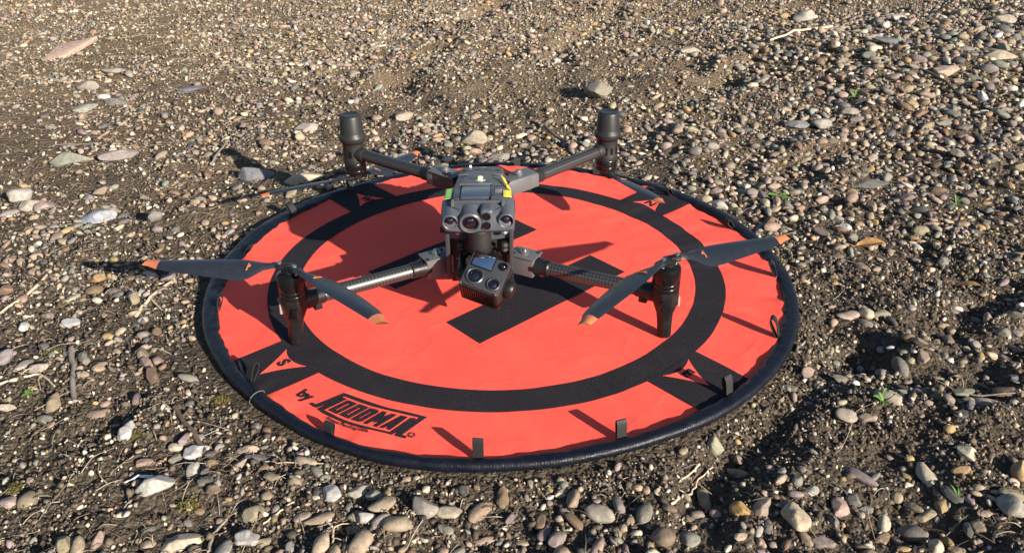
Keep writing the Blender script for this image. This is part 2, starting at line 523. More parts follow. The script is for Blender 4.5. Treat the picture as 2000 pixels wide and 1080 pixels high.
# ------------------------------------------------------------------ stone shapes
def stone_shape(sub, seed, planes, cut, lump, squash):
    bm = bmesh.new()
    bmesh.ops.create_icosphere(bm, subdivisions=sub, radius=1.0)
    co = np.array([v.co[:] for v in bm.verts])
    fc = np.array([[v.index for v in f.verts] for f in bm.faces])
    bm.free()
    g = np.random.default_rng(seed)
    q = g.normal(size=(3, 3))
    w = g.uniform(0, 6.28, 3)
    for k in range(3):
        co = co*(1 + lump*np.sin(co@q[k]*1.7 + w[k]))[:, None]
    for _ in range(planes):
        n = g.normal(size=3)
        n /= np.linalg.norm(n)
        dcut = cut*g.uniform(0.86, 1.14)
        co = co - np.maximum(co@n-dcut, 0)[:, None]*n*0.93
    co = co*np.array([g.uniform(0.95, 1.45), g.uniform(0.75, 1.0), squash*g.uniform(0.8, 1.15)])
    ext = np.abs(co).max(0)
    return co/np.sqrt(ext[0]*ext[1]), fc

ROUND_HI = [stone_shape(4, 100+i, 6, 0.84, 0.085, 0.64) for i in range(14)]
ROCK_HI = [stone_shape(4, 200+i, 9, 0.70, 0.10, 0.62) for i in range(10)]
ROUND_LO = [stone_shape(2, 300+i, 4, 0.84, 0.09, 0.66) for i in range(11)] + [stone_shape(2, 340+i, 8, 0.68, 0.12, 0.66) for i in range(11)]
GRIT = [stone_shape(1, 400+i, 2, 0.8, 0.15, 0.75) for i in range(8)]
# icosphere subdivisions=1 is the plain icosahedron: 20 triangles

PAL = [('tan', (0.40, 0.31, 0.21), 22), ('pinkish', (0.40, 0.285, 0.225), 16), ('grey', (0.27, 0.255, 0.235), 20), ('cream', (0.58, 0.50, 0.37), 10),
       ('brown', (0.26, 0.165, 0.10), 9), ('ochre', (0.46, 0.29, 0.11), 4), ('slate grey', (0.12, 0.122, 0.13), 7), ('white', (0.66, 0.63, 0.56), 4), ('greenish grey', (0.24, 0.25, 0.20), 5), ('mauve', (0.29, 0.22, 0.225), 6)]
PW = np.array([p[2] for p in PAL], float)
PW /= PW.sum()
PC = np.array([p[1] for p in PAL])
PC = (PC*0.74 + 0.26*PC.mean(1, keepdims=True)*np.array((1.12, 1.0, 0.84)))*0.80

cam_r = np.array([rt2.x, rt2.y, rt2.z])
cam_u = np.array([up2.x, up2.y, up2.z])
cam_f = np.array([fw.x, fw.y, fw.z])
cam_c = np.array(CAM[:])
def seen_at(x, y, z):
    """where a ground point falls in the photograph (2000 x 1080) and how many pixels a metre has there; used only to set densities"""
    d = np.stack([x, y, z], -1)-cam_c
    dep = np.maximum(d@cam_f, 0.05)
    return 1000+FPX*(d@cam_r)/dep, 540-FPX*(d@cam_u)/dep, FPX/dep

# pebble cover over the yard, as a coarse map in ground coordinates
def cover(x, y):
    c = 0.27 + 0.10*np.clip(-(y+0.05)/0.3, 0, 1) + 0.16*vnoise(x*2.6, y*2.6, 11) + 0.26*vnoise(x*6.5, y*6.5, 12)
    for px, py, sx_, sy_, w_ in ((1.30, 1.05, 0.70, 0.65, 0.70), (0.75, 0.40, 0.40, 0.33, 0.40), (0.0, 0.62, 0.85, 0.15, 0.42), (0.10, -0.55, 0.34, 0.07, 0.55),
                                 (0.45, -0.53, 0.20, 0.06, 0.35), (-0.80, 0.40, 0.30, 0.25, 0.12), (-0.30, 1.6, 0.5, 0.5, 0.2), (0.55, -0.28, 0.14, 0.10, 0.16),
                                 (0.32, 1.12, 0.36, 0.22, -0.40), (0.45, -0.40, 0.16, 0.07, -0.22), (0.62, -0.02, 0.25, 0.10, -0.25), (-0.55, 0.0, 0.3, 0.35, -0.06), (-0.2, 1.05, 0.4, 0.12, -0.18), (-0.85, 0.75, 0.55, 0.5, -0.16), (-1.3, 1.7, 0.8, 0.7, -0.14), (-0.55, -0.35, 0.2, 0.2, -0.08)):
        c = c + w_*np.exp(-(((x-px)/sx_)**2+((y-py)/sy_)**2))
    c = c + 0.14*np.clip(y-1.3, 0, 1)
    return np.clip(c, 0.03, 0.92)

# stones picked out one by one: x, y, width, height of the face shown, kind, colour, yaw, label
STONES = [
 (-1.358, 1.504, .125, .060, 'shard', (0.44, 0.32, 0.27), 25, 'flat pinkish stone shard with a pointed end, far left'),
 (-0.839, 1.073, .077, .026, 'rock', (0.17, 0.18, 0.21), -8, 'thin blue grey slate sliver on gravel far left'),
 (-0.922, 0.536, .070, .050, 'rock', (0.25, 0.26, 0.21), 4, 'squared greenish grey block, biggest stone left of the drone'),
 (-0.828, 0.563, .076, .042, 'rock', (0.30, 0.26, 0.25), 28, 'slanting mauve grey slab beside the greenish block'),
 (-0.742, 0.262, .072, .036, 'rock', (0.34, 0.37, 0.43), -6, 'pale blue grey lumpy stone lying alone left of pad'),
 (-0.932, 0.348, .042, .044, 'rock', (0.36, 0.34, 0.31), 10, 'pale grey stone, left one of a leaning pair'),
 (-0.897, 0.313, .044, .042, 'rock', (0.42, 0.38, 0.32), -20, 'cream stone, right one of a leaning pair'),
 (-0.871, 0.305, .040, .038, 'rock', (0.33, 0.25, 0.24), 50, 'angular mauve stone just right of the leaning pair'),
 (0.265, 0.932, .060, .082, 'rock', (0.30, 0.27, 0.22), 12, 'single upright rock throwing a long shadow behind the drone'),
 (-0.055, 0.65, .062, .044, 'rock', (0.38, 0.33, 0.26), -14, 'tan rock behind the pad, left of its rear centre'),
 (0.004, 0.551, .048, .034, 'rock', (0.30, 0.28, 0.25), 30, 'grey rock close behind the rear rim of pad'),
 (-0.351, -0.412, .026, .026, 'rock', (0.72, 0.70, 0.64), 15, 'chunky white quartz stone at lower left by brown twig'),
 (-0.375, -0.473, .036, .030, 'rock', (0.58, 0.54, 0.47), 0, 'pale wrinkled stone below the white plastic scrap'),
 (0.313, -0.529, .033, .026, 'egg', (0.52, 0.42, 0.31), 100, 'large tan egg shaped cobble at the lower right edge'),
 (0.259, -0.51, .020, .019, 'egg', (0.42, 0.26, 0.10), 30, 'round ochre pebble in front of the pad, right'),
 (0.108, -0.513, .030, .022, 'egg', (0.33, 0.30, 0.25), -25, 'large grey oval pebble below the front rim'),
 (0.369, -0.506, .023, .021, 'rock', (0.44, 0.31, 0.28), 60, 'pinkish angular stone beside the egg shaped cobble'),
 (-0.078, -0.508, .028, .022, 'egg', (0.32, 0.29, 0.26), -40, 'grey flat oval pebble, left of a touching pair'),
 (-0.051, -0.51, .028, .018, 'egg', (0.42, 0.36, 0.29), -12, 'tan flat oval pebble, right of a touching pair'),
 (0.171, -0.549, .023, .022, 'egg', (0.20, 0.15, 0.11), 0, 'dark brown round pebble at the bottom edge'),
 (1.147, 1.276, .075, .040, 'rock', (0.16, 0.18, 0.18), -8, 'dark slate block in the far right stone heap'),
 (1.189, 1.015, .072, .045, 'rock', (0.44, 0.34, 0.28), 12, 'pinkish slab at the foot of the far right heap'),
 (1.376, 1.104, .070, .050, 'rock', (0.46, 0.39, 0.31), -20, 'tan slab high in the far right stone heap'),
 (1.296, 1.56, .066, .040, 'rock', (0.44, 0.39, 0.33), 14, 'pale slab at the back of the far right heap'),
 (1.056, 1.749, .078, .055, 'rock', (0.38, 0.36, 0.31), 0, 'big pale grey rock at the far right back'),
 (0.766, 0.717, .052, .040, 'rock', (0.28, 0.27, 0.25), 20, 'dark grey rock, right one of two right of drone'),
 (0.705, 0.715, .050, .036, 'rock', (0.20, 0.21, 0.22), -15, 'blue grey rock, left one of two right of drone'),
 (0.592, 1.41, .068, .042, 'rock', (0.42, 0.38, 0.31), -5, 'pale flat rock on bare soil behind the drone'),
 (0.742, 0.361, .064, .030, 'rock', (0.23, 0.23, 0.21), -18, 'long dark grey stone half sunk right of the pad'),
 (0.486, -0.457, .034, .017, 'egg', (0.50, 0.44, 0.34), 95, 'finger shaped tan stone at the lower right'),
 (-0.458, 0.768, .050, .046, 'rock', (0.40, 0.37, 0.33), 30, 'grey pointed rock left of the rear left motor'),
 (-0.498, 0.444, .060, .036, 'egg', (0.19, 0.20, 0.23), 0, 'dark blue grey cobble in the rear left motor shadow'),
 (-0.393, 0.40, .066, .034, 'rock', (0.50, 0.43, 0.33), 10, 'cream block under the rear left propeller'),
 (0.542, -0.429, .026, .024, 'rock', (0.52, 0.47, 0.36), 45, 'cream knobbly stone at right of the finger stone'),
 (0.487, -0.335, .030, .022, 'egg', (0.40, 0.34, 0.28), -30, 'tan pebble touching the bright green sprout'),
 (0.613, -0.341, .036, .016, 'egg', (0.42, 0.35, 0.29), -28, 'long tan pebble at the right edge, lower half'),
 (0.518, -0.121, .027, .022, 'egg', (0.42, 0.33, 0.28), 0, 'banded pinkish pebble on the rut edge right of pad'),
 (0.548, -0.122, .022, .021, 'egg', (0.50, 0.44, 0.34), 20, 'cream pebble right of the banded pinkish one'),
 (-0.634, -0.236, .026, .020, 'egg', (0.30, 0.27, 0.24), 70, 'grey egg pebble, left of a pair at lower left'),
 (-0.609, -0.247, .026, .017, 'egg', (0.37, 0.33, 0.29), 10, 'pale grey pebble, right of a pair at lower left'),
 (-0.618, -0.121, .032, .024, 'rock', (0.62, 0.58, 0.51), -10, 'white grey chipped stone left of the pad'),
 (-0.256, -0.543, .026, .021, 'egg', (0.44, 0.42, 0.40), -30, 'pale grey oblong pebble at the bottom left edge'),
 (-0.33, -0.542, .036, .024, 'rock', (0.46, 0.40, 0.32), 20, 'tan angular stone at the bottom left edge'),
 (-0.67, -0.22, .027, .020, 'egg', (0.28, 0.25, 0.27), 80, 'mauve grey cobble at the left edge'),
 (-0.532, -0.481, .020, .020, 'egg', (0.42, 0.33, 0.30), 0, 'pinkish round pebble at the left edge near bottom'),
 (0.545, -0.517, .026, .028, 'rock', (0.30, 0.29, 0.26), 60, 'grey angular rock at the lower right edge'),
 (1.577, 1.458, .070, .050, 'rock', (0.36, 0.33, 0.27), 10, 'rough grey tan boulder at the far right edge'),
 (1.549, 1.633, .064, .042, 'rock', (0.42, 0.38, 0.31), -30, 'pale boulder above the rough one, far right'),
 (0.858, 0.785, .055, .040, 'rock', (0.29, 0.27, 0.23), 40, 'brown grey rock right of the two dark rocks'),
 (-1.13, 1.105, .060, .034, 'rock', (0.30, 0.26, 0.23), 10, 'brown grey stone left of the slate sliver'),
 (-1.114, 1.257, .070, .040, 'rock', (0.36, 0.34, 0.29), -12, 'pale oval stone below the pink shard'),
 (-1.057, 0.914, .056, .036, 'rock', (0.30, 0.30, 0.26), 22, 'greenish grey lump above the squared block'),
 (-0.995, 0.962, .062, .036, 'rock', (0.24, 0.22, 0.20), -20, 'dark grey stone behind the squared block'),
 (-0.23, 0.828, .044, .036, 'rock', (0.42, 0.36, 0.28), 15, 'tan stone behind the rear left arm'),
 (0.427, -0.361, .026, .020, 'egg', (0.35, 0.30, 0.25), 0, 'brown grey pebble left of the green sprout'),
 (0.332, -0.556, .024, .017, 'egg', (0.24, 0.19, 0.18), -20, 'dark mauve pebble at bottom edge under the egg cobble'),
 (-0.152, -0.478, .022, .018, 'rock', (0.40, 0.37, 0.32), 20, 'small grey chip below the pad lettering'),
 (-0.121, -0.528, .022, .018, 'egg', (0.36, 0.29, 0.25), 40, 'small pinkish pebble at bottom left of the pair'),
]
HI_ME = {}
def hi_mesh(kind, i):
    key = (kind, i)
    if key not in HI_ME:
        co, fc = (ROUND_HI if kind == 'egg' else ROCK_HI)[i]
        me = np_mesh('stone_form', co, fc, 3)
        if kind != 'egg':
            me.set_sharp_from_angle(angle=R(32))
        me.materials.append(M['stone'])
        HI_ME[key] = me
    return HI_ME[key]
def put_stone(name, me, x, y, sx, sy, sz, yaw, tilt, col, sink=0.35):
    z = float(ground_h(x, y))
    o = bpy.data.objects.new(name, me)
    C.objects.link(o)
    o.location = (x, y, z + sz*(0.62-sink))
    o.rotation_euler = (tilt[0], tilt[1], yaw)
    o.scale = (sx, sy, sz)
    o.color = (*[min(0.42, 0.82*float(c)) if max(col) > 0.44 else 0.85*float(c) for c in col], 1)
    return o
taken = []
for i, (x, y, w, h, kind, col, yaw, lab) in enumerate(STONES):
    if kind == 'shard':
        mb = MB()
        z = float(ground_h(x, y))
        ring = [(0.68*a_, 0.80*b__) for a_, b__ in [(-0.075, -0.035), (-0.05, -0.05), (0.0, -0.028), (0.085, 0.045), (0.03, 0.035), (-0.06, 0.03)]]
        mb.loft([[Vector((x+a*math.cos(.25)-b_*math.sin(.25), y+2.3*b_+.5*a, z+dz+0.35*b_+0.02*a+0.012)) for a, b_ in ring] for dz in (-0.004, 0.012)])
        o = mb.build('stone', M['stone'], bevel=0.0025, origin=(x, y, z))
        o.color = (*col, 1)
    else:
        me = hi_mesh(kind, i % (14 if kind == 'egg' else 10))
        # 'h' is the height seen at about 30 degrees: part depth, part height
        o = put_stone('stone', me, x, y, w/2, max(h*0.62, w*0.36), h*0.62, R(yaw), (random.uniform(-.15, .15), random.uniform(-.15, .15)), col, sink=random.uniform(0.3, 0.5))
    tag(o, lab, 'stone', 'stones one can pick out in the yard')
    taken.append((x, y, w*0.5))

# pebbles: dart throwing with a cell grid
def scatter(n_try, rmin, rmed, sig, rmax, xr, yr, fill, gap, taken, margin):
    xs = rng.uniform(*xr, n_try)
    ys = yr[0] + (yr[1]-yr[0])*rng.uniform(0, 1, n_try)
    rs = np.clip(rmed*np.exp(sig*rng.normal(size=n_try)), rmin, rmax)
    rs = rs*(1+0.55*np.exp(-(((xs-1.35)/0.6)**2+((ys-1.15)/0.5)**2)))
    px, py, k = seen_at(xs, ys, np.full(n_try, -0.012))
    ok = (px > -margin) & (px < 2000+margin) & (py > -220) & (py < 1080+margin*0.7) & (np.hypot(xs, ys) > 0.462+rs*0.6)
    ok &= rng.uniform(0, 1, n_try) < fill(xs, ys)
    xs, ys, rs = xs[ok], ys[ok], rs[ok]
    order = np.argsort(-rs)
    cell = 0.03
    grid = {}
    out = []
    def put(x, y, r):
        grid.setdefault((int(x//cell), int(y//cell)), []).append((x, y, r))
    for t in taken:
        put(*t)
    for i in order:
        x, y, r = float(xs[i]), float(ys[i]), float(rs[i])
        cx, cy = int(x//cell), int(y//cell)
        bad = False
        for a in range(cx-2, cx+3):
            for b_ in range(cy-2, cy+3):
                for (u, w_, q) in grid.get((a, b_), ()):
                    if (u-x)**2+(w_-y)**2 < ((q+r)*gap)**2:
                        bad = True
                        break
                if bad: break
            if bad: break
        if not bad:
            put(x, y, r)
            out.append((x, y, r))
    return np.array(out)
peb = scatter(175000, 0.0030, 0.0052, 0.42, 0.0126, (-3.6, 3.6), (-0.95, 3.0), lambda x, y: cover(x, y)*np.where(y > 1.9, 0.7, 1.0), 0.80, taken, 520)
pj = rng.choice(len(PAL), size=len(peb), p=PW)
ppx, ppy, pk = seen_at(peb[:, 0], peb[:, 1], np.full(len(peb), -0.012))
size_px = peb[:, 2]*pk
inside = (ppx > 5) & (ppx < 1995) & (ppy > 5) & (ppy < 1075)
rank = np.where(inside, size_px, 0)
big = np.argsort(-rank)[:240]
big_set = np.zeros(len(peb), bool)
big_set[big] = True

def zone(x, y):
    if y > 1.0: base = 'far behind the drone'
    elif y > 0.44: base = 'behind the pad'
    elif y < -0.44 and abs(x) < 0.42: base = 'in front of the pad'
    elif y > -0.2: base = 'beside the pad'
    else: base = 'beside the front of the pad'
    side = 'left' if x < -0.18 else ('right' if x > 0.18 else 'middle')
    if base.startswith('beside'):
        return base.replace('beside', side + ' of' if 'front' not in base else side + ' of') if side != 'middle' else base
    return base + ', ' + ('on the ' + side if side != 'middle' else 'in the middle')
ORD = ['first', 'second', 'third', 'fourth', 'fifth', 'sixth', 'seventh', 'eighth', 'ninth', 'tenth', 'eleventh', 'twelfth', 'thirteenth', 'fourteenth', 'fifteenth', 'sixteenth', 'seventeenth', 'eighteenth', 'nineteenth', 'twentieth']
items = []
for i in big:
    x, y, r = peb[i]
    shp = int(rng.integers(0, 14))
    el = rng.uniform(0.95, 1.35)
    word = 'round' if el < 1.06 else ('oval' if el < 1.2 else 'oblong')
    rocky = bool(rng.uniform() < 0.35)
    if rocky:
        shp, word = int(rng.integers(0, 10)), 'angular'
    items.append(dict(rocky=rocky, x=float(x), y=float(y), r=float(r), c=int(pj[i]), shp=shp, el=float(el), word=word, zone=zone(float(x), float(y)), px=float(ppx[i])))
groups = {}
for it in items:
    groups.setdefault((PAL[it['c']][0], it['word'], it['zone']), []).append(it)
for (cn, wd, zn), its in groups.items():
    its.sort(key=lambda q: q['px'])
    for n, it in enumerate(its):
        it['label'] = f'{cn} {wd} pebble {zn}' + ('' if len(its) == 1 else f', {ORD[min(n, 19)]} such from left')
for it in items:
    col = PC[it['c']]*rng.uniform(0.8, 1.2)*rng.uniform(0.94, 1.06, 3)
    s = it['r']
    o = put_stone('pebble', hi_mesh('rock' if it['rocky'] else 'egg', it['shp']), it['x'], it['y'], s*it['el'], s/it['el']**0.5, s*rng.uniform(0.85, 1.25), rng.uniform(0, 6.28), (rng.uniform(-.35, .35), rng.uniform(-.35, .35)), col.clip(0, 0.8), sink=rng.uniform(0.15, 0.6))
    tag(o, it['label'], 'pebble', 'larger pebbles lying on the soil')

def merged(name, shapes, pos, rad, cols, sink, tilt, label, elong=(0.9, 1.35)):
    """every small stone its own closed lump, all in one mesh"""
    n = len(pos)
    which = rng.integers(0, len(shapes), n)
    z0 = ground_h(pos[:, 0], pos[:, 1])
    yaw = rng.uniform(0, 2*np.pi, n)
    ta, tb = rng.uniform(-tilt, tilt, n), rng.uniform(-tilt, tilt, n)
    el = rng.uniform(*elong, n)
    V, F, Cc, off = [], [], [], 0
    for s, (co, fc) in enumerate(shapes):
        k = np.where(which == s)[0]
        if not len(k): continue
        p = co[None]*np.stack([rad[k]*el[k], rad[k]/np.sqrt(el[k]), rad[k]*rng.uniform(0.8, 1.2, len(k))], -1)[:, None, :]
        ca, sa = np.cos(ta[k])[:, None], np.sin(ta[k])[:, None]
        y1, z1 = p[..., 1]*ca-p[..., 2]*sa, p[..., 1]*sa+p[..., 2]*ca
        cb, sb = np.cos(tb[k])[:, None], np.sin(tb[k])[:, None]
        x2, z2 = p[..., 0]*cb+z1*sb, -p[..., 0]*sb+z1*cb
        cc, sc = np.cos(yaw[k])[:, None], np.sin(yaw[k])[:, None]
        x3, y3 = x2*cc-y1*sc, x2*sc+y1*cc
        q = np.stack([x3+pos[k, 0][:, None], y3+pos[k, 1][:, None], z2+(z0[k]+rad[k]*rng.uniform(*sink, len(k)))[:, None]], -1)
        m_ = co.shape[0]
        V.append(q.reshape(-1, 3))
        F.append((fc[None]+(np.arange(len(k))*m_)[:, None, None]+off).reshape(-1, 3))
        Cc.append(np.repeat(cols[k], m_, 0))
        off += len(k)*m_
    me = np_mesh(name, np.concatenate(V), np.concatenate(F), 3)
    at = me.color_attributes.new('tint', 'FLOAT_COLOR', 'POINT')
    cc = np.concatenate(Cc)
    at.data.foreach_set('color', np.concatenate([cc, np.ones((len(cc), 1))], 1).astype(np.float32).ravel())
    o = link(name, me, M['gravel'])
    tag(o, label, kind='stuff')
    return o
rest = peb[~big_set]
jc = pj[~big_set]
cols = (PC[jc]*rng.uniform(0.75, 1.25, (len(jc), 1))*rng.uniform(0.93, 1.07, (len(jc), 3))).clip(0, 0.85)
fine_ = size_px[~big_set]*np.where(inside[~big_set], 1.0, 0.5) > 3.9
merged('gravel', ROUND_LO, rest[fine_, :2], rest[fine_, 2], cols[fine_], (0.1, 0.55), 0.4, 'small mixed gravel strewn over the soil')
merged('fine_gravel', GRIT, rest[~fine_, :2], rest[~fine_, 2], cols[~fine_], (0.1, 0.5), 0.4, 'finest gravel between the pebbles and in the distance')

# grit: thousands of crumbs of stone and soil
N = 300000
gd = np.where(rng.uniform(0, 1, N) < 0.55, rng.uniform(0.45, 1.35, N), 1.35 + rng.uniform(0, 1, N)*2.2)
gx = rng.uniform(-1, 1, N)*(0.40+0.84*gd)
gy = gd-1.156
gr = np.clip(0.0016*np.exp(0.45*rng.normal(size=N))*(0.72+0.42*gd), 0.0009, 0.0056)
gpx, gpy, gk = seen_at(gx, gy, np.full(N, -0.012))
beyond = (gpx < -60) | (gpx > 2060) | (gpy < -60) | (gpy > 1130)
ok = (gpx > -520) & (gpx < 2520) & (gpy > -160) & (gpy < 1420) & (~beyond | (rng.uniform(0, 1, N) < 0.15)) & (np.hypot(gx, gy) > 0.462)
ok &= rng.uniform(0, 1, N) < np.clip(0.55 + 0.45*vnoise(gx*9, gy*9, 21) + 0.25*vnoise(gx*3, gy*3, 22), 0.12, 1)
sel = np.where(ok)[0][:68000]
gj = rng.choice(len(PAL), size=len(sel), p=PW)
soilc = np.array([(0.042, 0.032, 0.024), (0.072, 0.056, 0.042), (0.12, 0.096, 0.07)])[rng.integers(0, 3, len(sel))]
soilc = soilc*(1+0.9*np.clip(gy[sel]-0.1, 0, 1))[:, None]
gc = np.where((rng.uniform(0, 1, len(sel)) < 0.30+0.3*np.clip(gy[sel], 0, 1))[:, None], PC[gj]*rng.uniform(0.7, 1.25, (len(sel), 1)), soilc).clip(0, 0.85)
pale = rng.uniform(0, 1, len(sel)) < 0.05
gc[pale] = np.array((0.56, 0.50, 0.40))
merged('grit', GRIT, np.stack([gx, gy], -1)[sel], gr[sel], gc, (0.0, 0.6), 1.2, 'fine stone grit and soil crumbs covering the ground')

# ------------------------------------------------------------------ straw, twigs, roots, moss, leaves
NS = 10500
sd_ = 0.5 + rng.uniform(0, 1, NS)**1.15*2.6
sxp = rng.uniform(-1, 1, NS)*(0.34+0.72*sd_)
syp = sd_-1.156
wgt = np.clip(0.42 - 0.55*np.tanh(sxp*1.6) + 0.35*vnoise(sxp*5, syp*5, 31) + 0.5*np.exp(-(((sxp-1.5)/0.5)**2+((syp-1.6)/0.5)**2)), 0.05, 1)
ok = (rng.uniform(0, 1, NS) < wgt) & (np.hypot(sxp, syp) > 0.485)
V, F, T, off = [], [], [], 0
STR = np.array([(0.40, 0.33, 0.23), (0.30, 0.24, 0.17), (0.22, 0.17, 0.12), (0.11, 0.08, 0.055), (0.34, 0.31, 0.27), (0.09, 0.065, 0.05)])
for x, y in zip(sxp[ok], syp[ok]):
    L = min(0.10, 0.024*math.exp(0.55*rng.normal()))*(0.8+0.25*(y+1.1))
    th = rng.uniform(0, 6.28)
    cu = rng.normal()*0.4
    w0 = rng.uniform(0.0003, 0.0008)
    n = 6
    s = np.linspace(0, 1, n)
    a = th + cu*(s-0.5)
    xs_ = x + np.cumsum(np.cos(a))*L/n
    ys_ = y + np.cumsum(np.sin(a))*L/n
    if (np.hypot(xs_, ys_) < 0.468).any():
        continue
    zz = ground_h(xs_, ys_)
    zz = np.linspace(zz[0], zz[-1], n)*0.5 + zz*0.5 + 0.0018 + rng.uniform(0, 0.006)*np.sin(s*np.pi) + rng.uniform(-0.002, 0.004)*s
    rr_ = w0*(1-0.55*s)
    nx, ny = -np.sin(a), np.cos(a)
    ring = []
    for q, (cx, cz) in enumerate(((1, 0), (-0.5, 0.86), (-0.5, -0.86))):
        ring.append(np.stack([xs_+nx*rr_*cx*1.3, ys_+ny*rr_*cx*1.3, zz+rr_*cz], -1))
    V.append(np.stack(ring, 1).reshape(-1, 3))
    fl = []
    for i in range(n-1):
        for q in range(3):
            fl.append((i*3+q, i*3+(q+1) % 3, (i+1)*3+(q+1) % 3, (i+1)*3+q))
    F.append(np.array(fl)+off)
    T.append(np.repeat((STR[rng.integers(0, 6)]*rng.uniform(0.75, 1.1)*(1+0.35*min(1, max(0, y-0.2))))[None], n*3, 0))
    off += n*3
me = np_mesh('straw_litter', np.concatenate(V), np.concatenate(F), 4)
at = me.color_attributes.new('tint', 'FLOAT_COLOR', 'POINT')
cc = np.concatenate(T)
at.data.foreach_set('color', np.concatenate([cc, np.ones((len(cc), 1))], 1).astype(np.float32).ravel())
tag(link('straw_litter', me, M['litter']), 'dry straw and root fibres scattered over the soil', kind='stuff')

def ground_line(pts, r0, r1, lift, jitter=0.0013):
    """a rod along ground points, finely bent"""
    P = []
    for a, b_ in zip(pts[:-1], pts[1:]):
        for k in range(4):
            t = k/4
            P.append((a[0]+(b_[0]-a[0])*t, a[1]+(b_[1]-a[1])*t))
    P.append(pts[-1])
    out = []
    for i, (x, y) in enumerate(P):
        x += random.uniform(-1, 1)*jitter
        y += random.uniform(-1, 1)*jitter
        out.append(Vector((x, y, float(ground_h(x, y))+lift)))
    zs = [p.z for p in out]
    for i in range(len(out)):
        out[i].z = max(sum(zs[max(0, i-2):i+3])/len(zs[max(0, i-2):i+3]), zs[i]-0.001)
    rad = [r0+(r1-r0)*i/(len(out)-1) for i in range(len(out))]
    return out, rad
def twig(name, pts, r0, r1, mat, label, cat, lift=0.003, forks=()):
    out, rad = ground_line(pts, r0, r1, lift)
    o0 = out[0].copy()
    mb = MB().path(out, [r*random.uniform(0.85, 1.15) for r in rad], 7)
    for i, ang, ln in forks:
        b0 = out[i]
        d = (out[min(i+1, len(out)-1)]-out[max(i-1, 0)]).normalized()
        d = Matrix.Rotation(ang, 3, 'Z') @ d
        mb.path([b0, b0+d*ln*0.5+Vector((0, 0, 0.003)), b0+d*ln+Vector((0.004, 0, 0.001))], [rad[i]*0.6, rad[i]*0.45, rad[i]*0.25], 6)
    o = mb.build(name, mat, origin=o0, angle=60)
    tag(o, label, cat, 'twigs and roots on the ground')
    return o
twig('root', [(0.233, -0.43), (0.218, -0.447), (0.203, -0.463)], .0016, .0008, M['root'], 'short pale root below the right front of the pad', 'root')
twig('root', [(0.250, -0.430), (0.23, -0.449), (0.216, -0.471), (0.201, -0.487), (0.187, -0.502)], .0009, .0017, M['root'], 'long forked pale root in front of the pad, right', 'root', forks=((5, 0.9, 0.02), (9, -0.8, 0.015)))
twig('twig', [(-0.588, -0.2), (-0.565, -0.24), (-0.549, -0.28), (-0.531, -0.317)], .0042, .003, M['bark_grey'], 'thick weathered grey stick lying left of the pad', 'twig')
twig('twig', [(-0.399, -0.336), (-0.367, -0.375), (-0.342, -0.408), (-0.327, -0.43)], .0034, .0028, M['bark'], 'dark brown twig beside the white quartz stone', 'twig')
twig('twig', [(-0.519, 0.008), (-0.527, -0.04), (-0.533, -0.077), (-0.535, -0.106)], .0018, .0032, M['root'], 'pale forked twig under the front left propeller', 'twig', forks=((6, 0.8, 0.045),))
twig('twig', [(-0.718, 0.023), (-0.72, -0.049), (-0.737, -0.1)], .0024, .0018, M['root'], 'straight straw coloured stalk at the left edge', 'twig')
twig('twig', [(-0.615, 0.651), (-0.613, 0.564), (-0.606, 0.504)], .0020, .0034, M['bark_grey'], 'dark stick upper left of the rear left motor', 'twig', lift=0.006)
twig('twig', [(0.824, 1.368), (0.942, 1.444), (1.059, 1.503)], .003, .004, M['root'], 'long pale stalk lying far right behind the drone', 'twig', lift=0.012)
twig('twig', [(1.133, 1.008), (1.156, 0.938), (1.161, 0.852)], .0045, .003, M['bark'], 'brown stick below the far right stone heap', 'twig', lift=0.012)
twig('twig', [(-0.646, -0.283), (-0.626, -0.27), (-0.6, -0.26), (-0.569, -0.285)], .0018, .001, M['root'], 'thin pale branching stalk at the lower left edge', 'twig', forks=((4, 0.6, 0.03), (8, -0.9, 0.035)))
twig('twig', [(0.575, -0.287), (0.587, -0.304), (0.618, -0.32), (0.668, -0.325)], .0012, .0010, M['bark_grey'], 'thin grey twig at the right edge by the sprout', 'twig', lift=0.006)
twig('twig', [(-0.245, -0.525), (-0.23, -0.507), (-0.216, -0.496)], .0011, .0008, M['root'], 'short pale bent stalk at the bottom left', 'twig')
twig('root', [(-0.178, -0.523), (-0.168, -0.533), (-0.167, -0.554)], .0014, .0012, M['root'], 'small branching pale root at the bottom edge', 'root', forks=((3, 1.3, 0.02), (4, -1.2, 0.022), (6, 0.8, 0.015)))
twig('twig', [(0.109, 0.72), (0.133, 0.65), (0.158, 0.599)], .0035, .0025, M['bark'], 'reddish brown stick behind the pad, between rear motors', 'twig', lift=0.012)
twig('twig', [(-0.267, -0.430), (-0.242, -0.435), (-0.194, -0.440)], .0007, .0006, M['root'], 'thin straw along the front left of the rim', 'twig')
twig('twig', [(-0.292, -0.555), (-0.295, -0.534), (-0.285, -0.512)], .0022, .0012, M['bark_grey'], 'curved grey stick at the bottom left edge', 'twig')

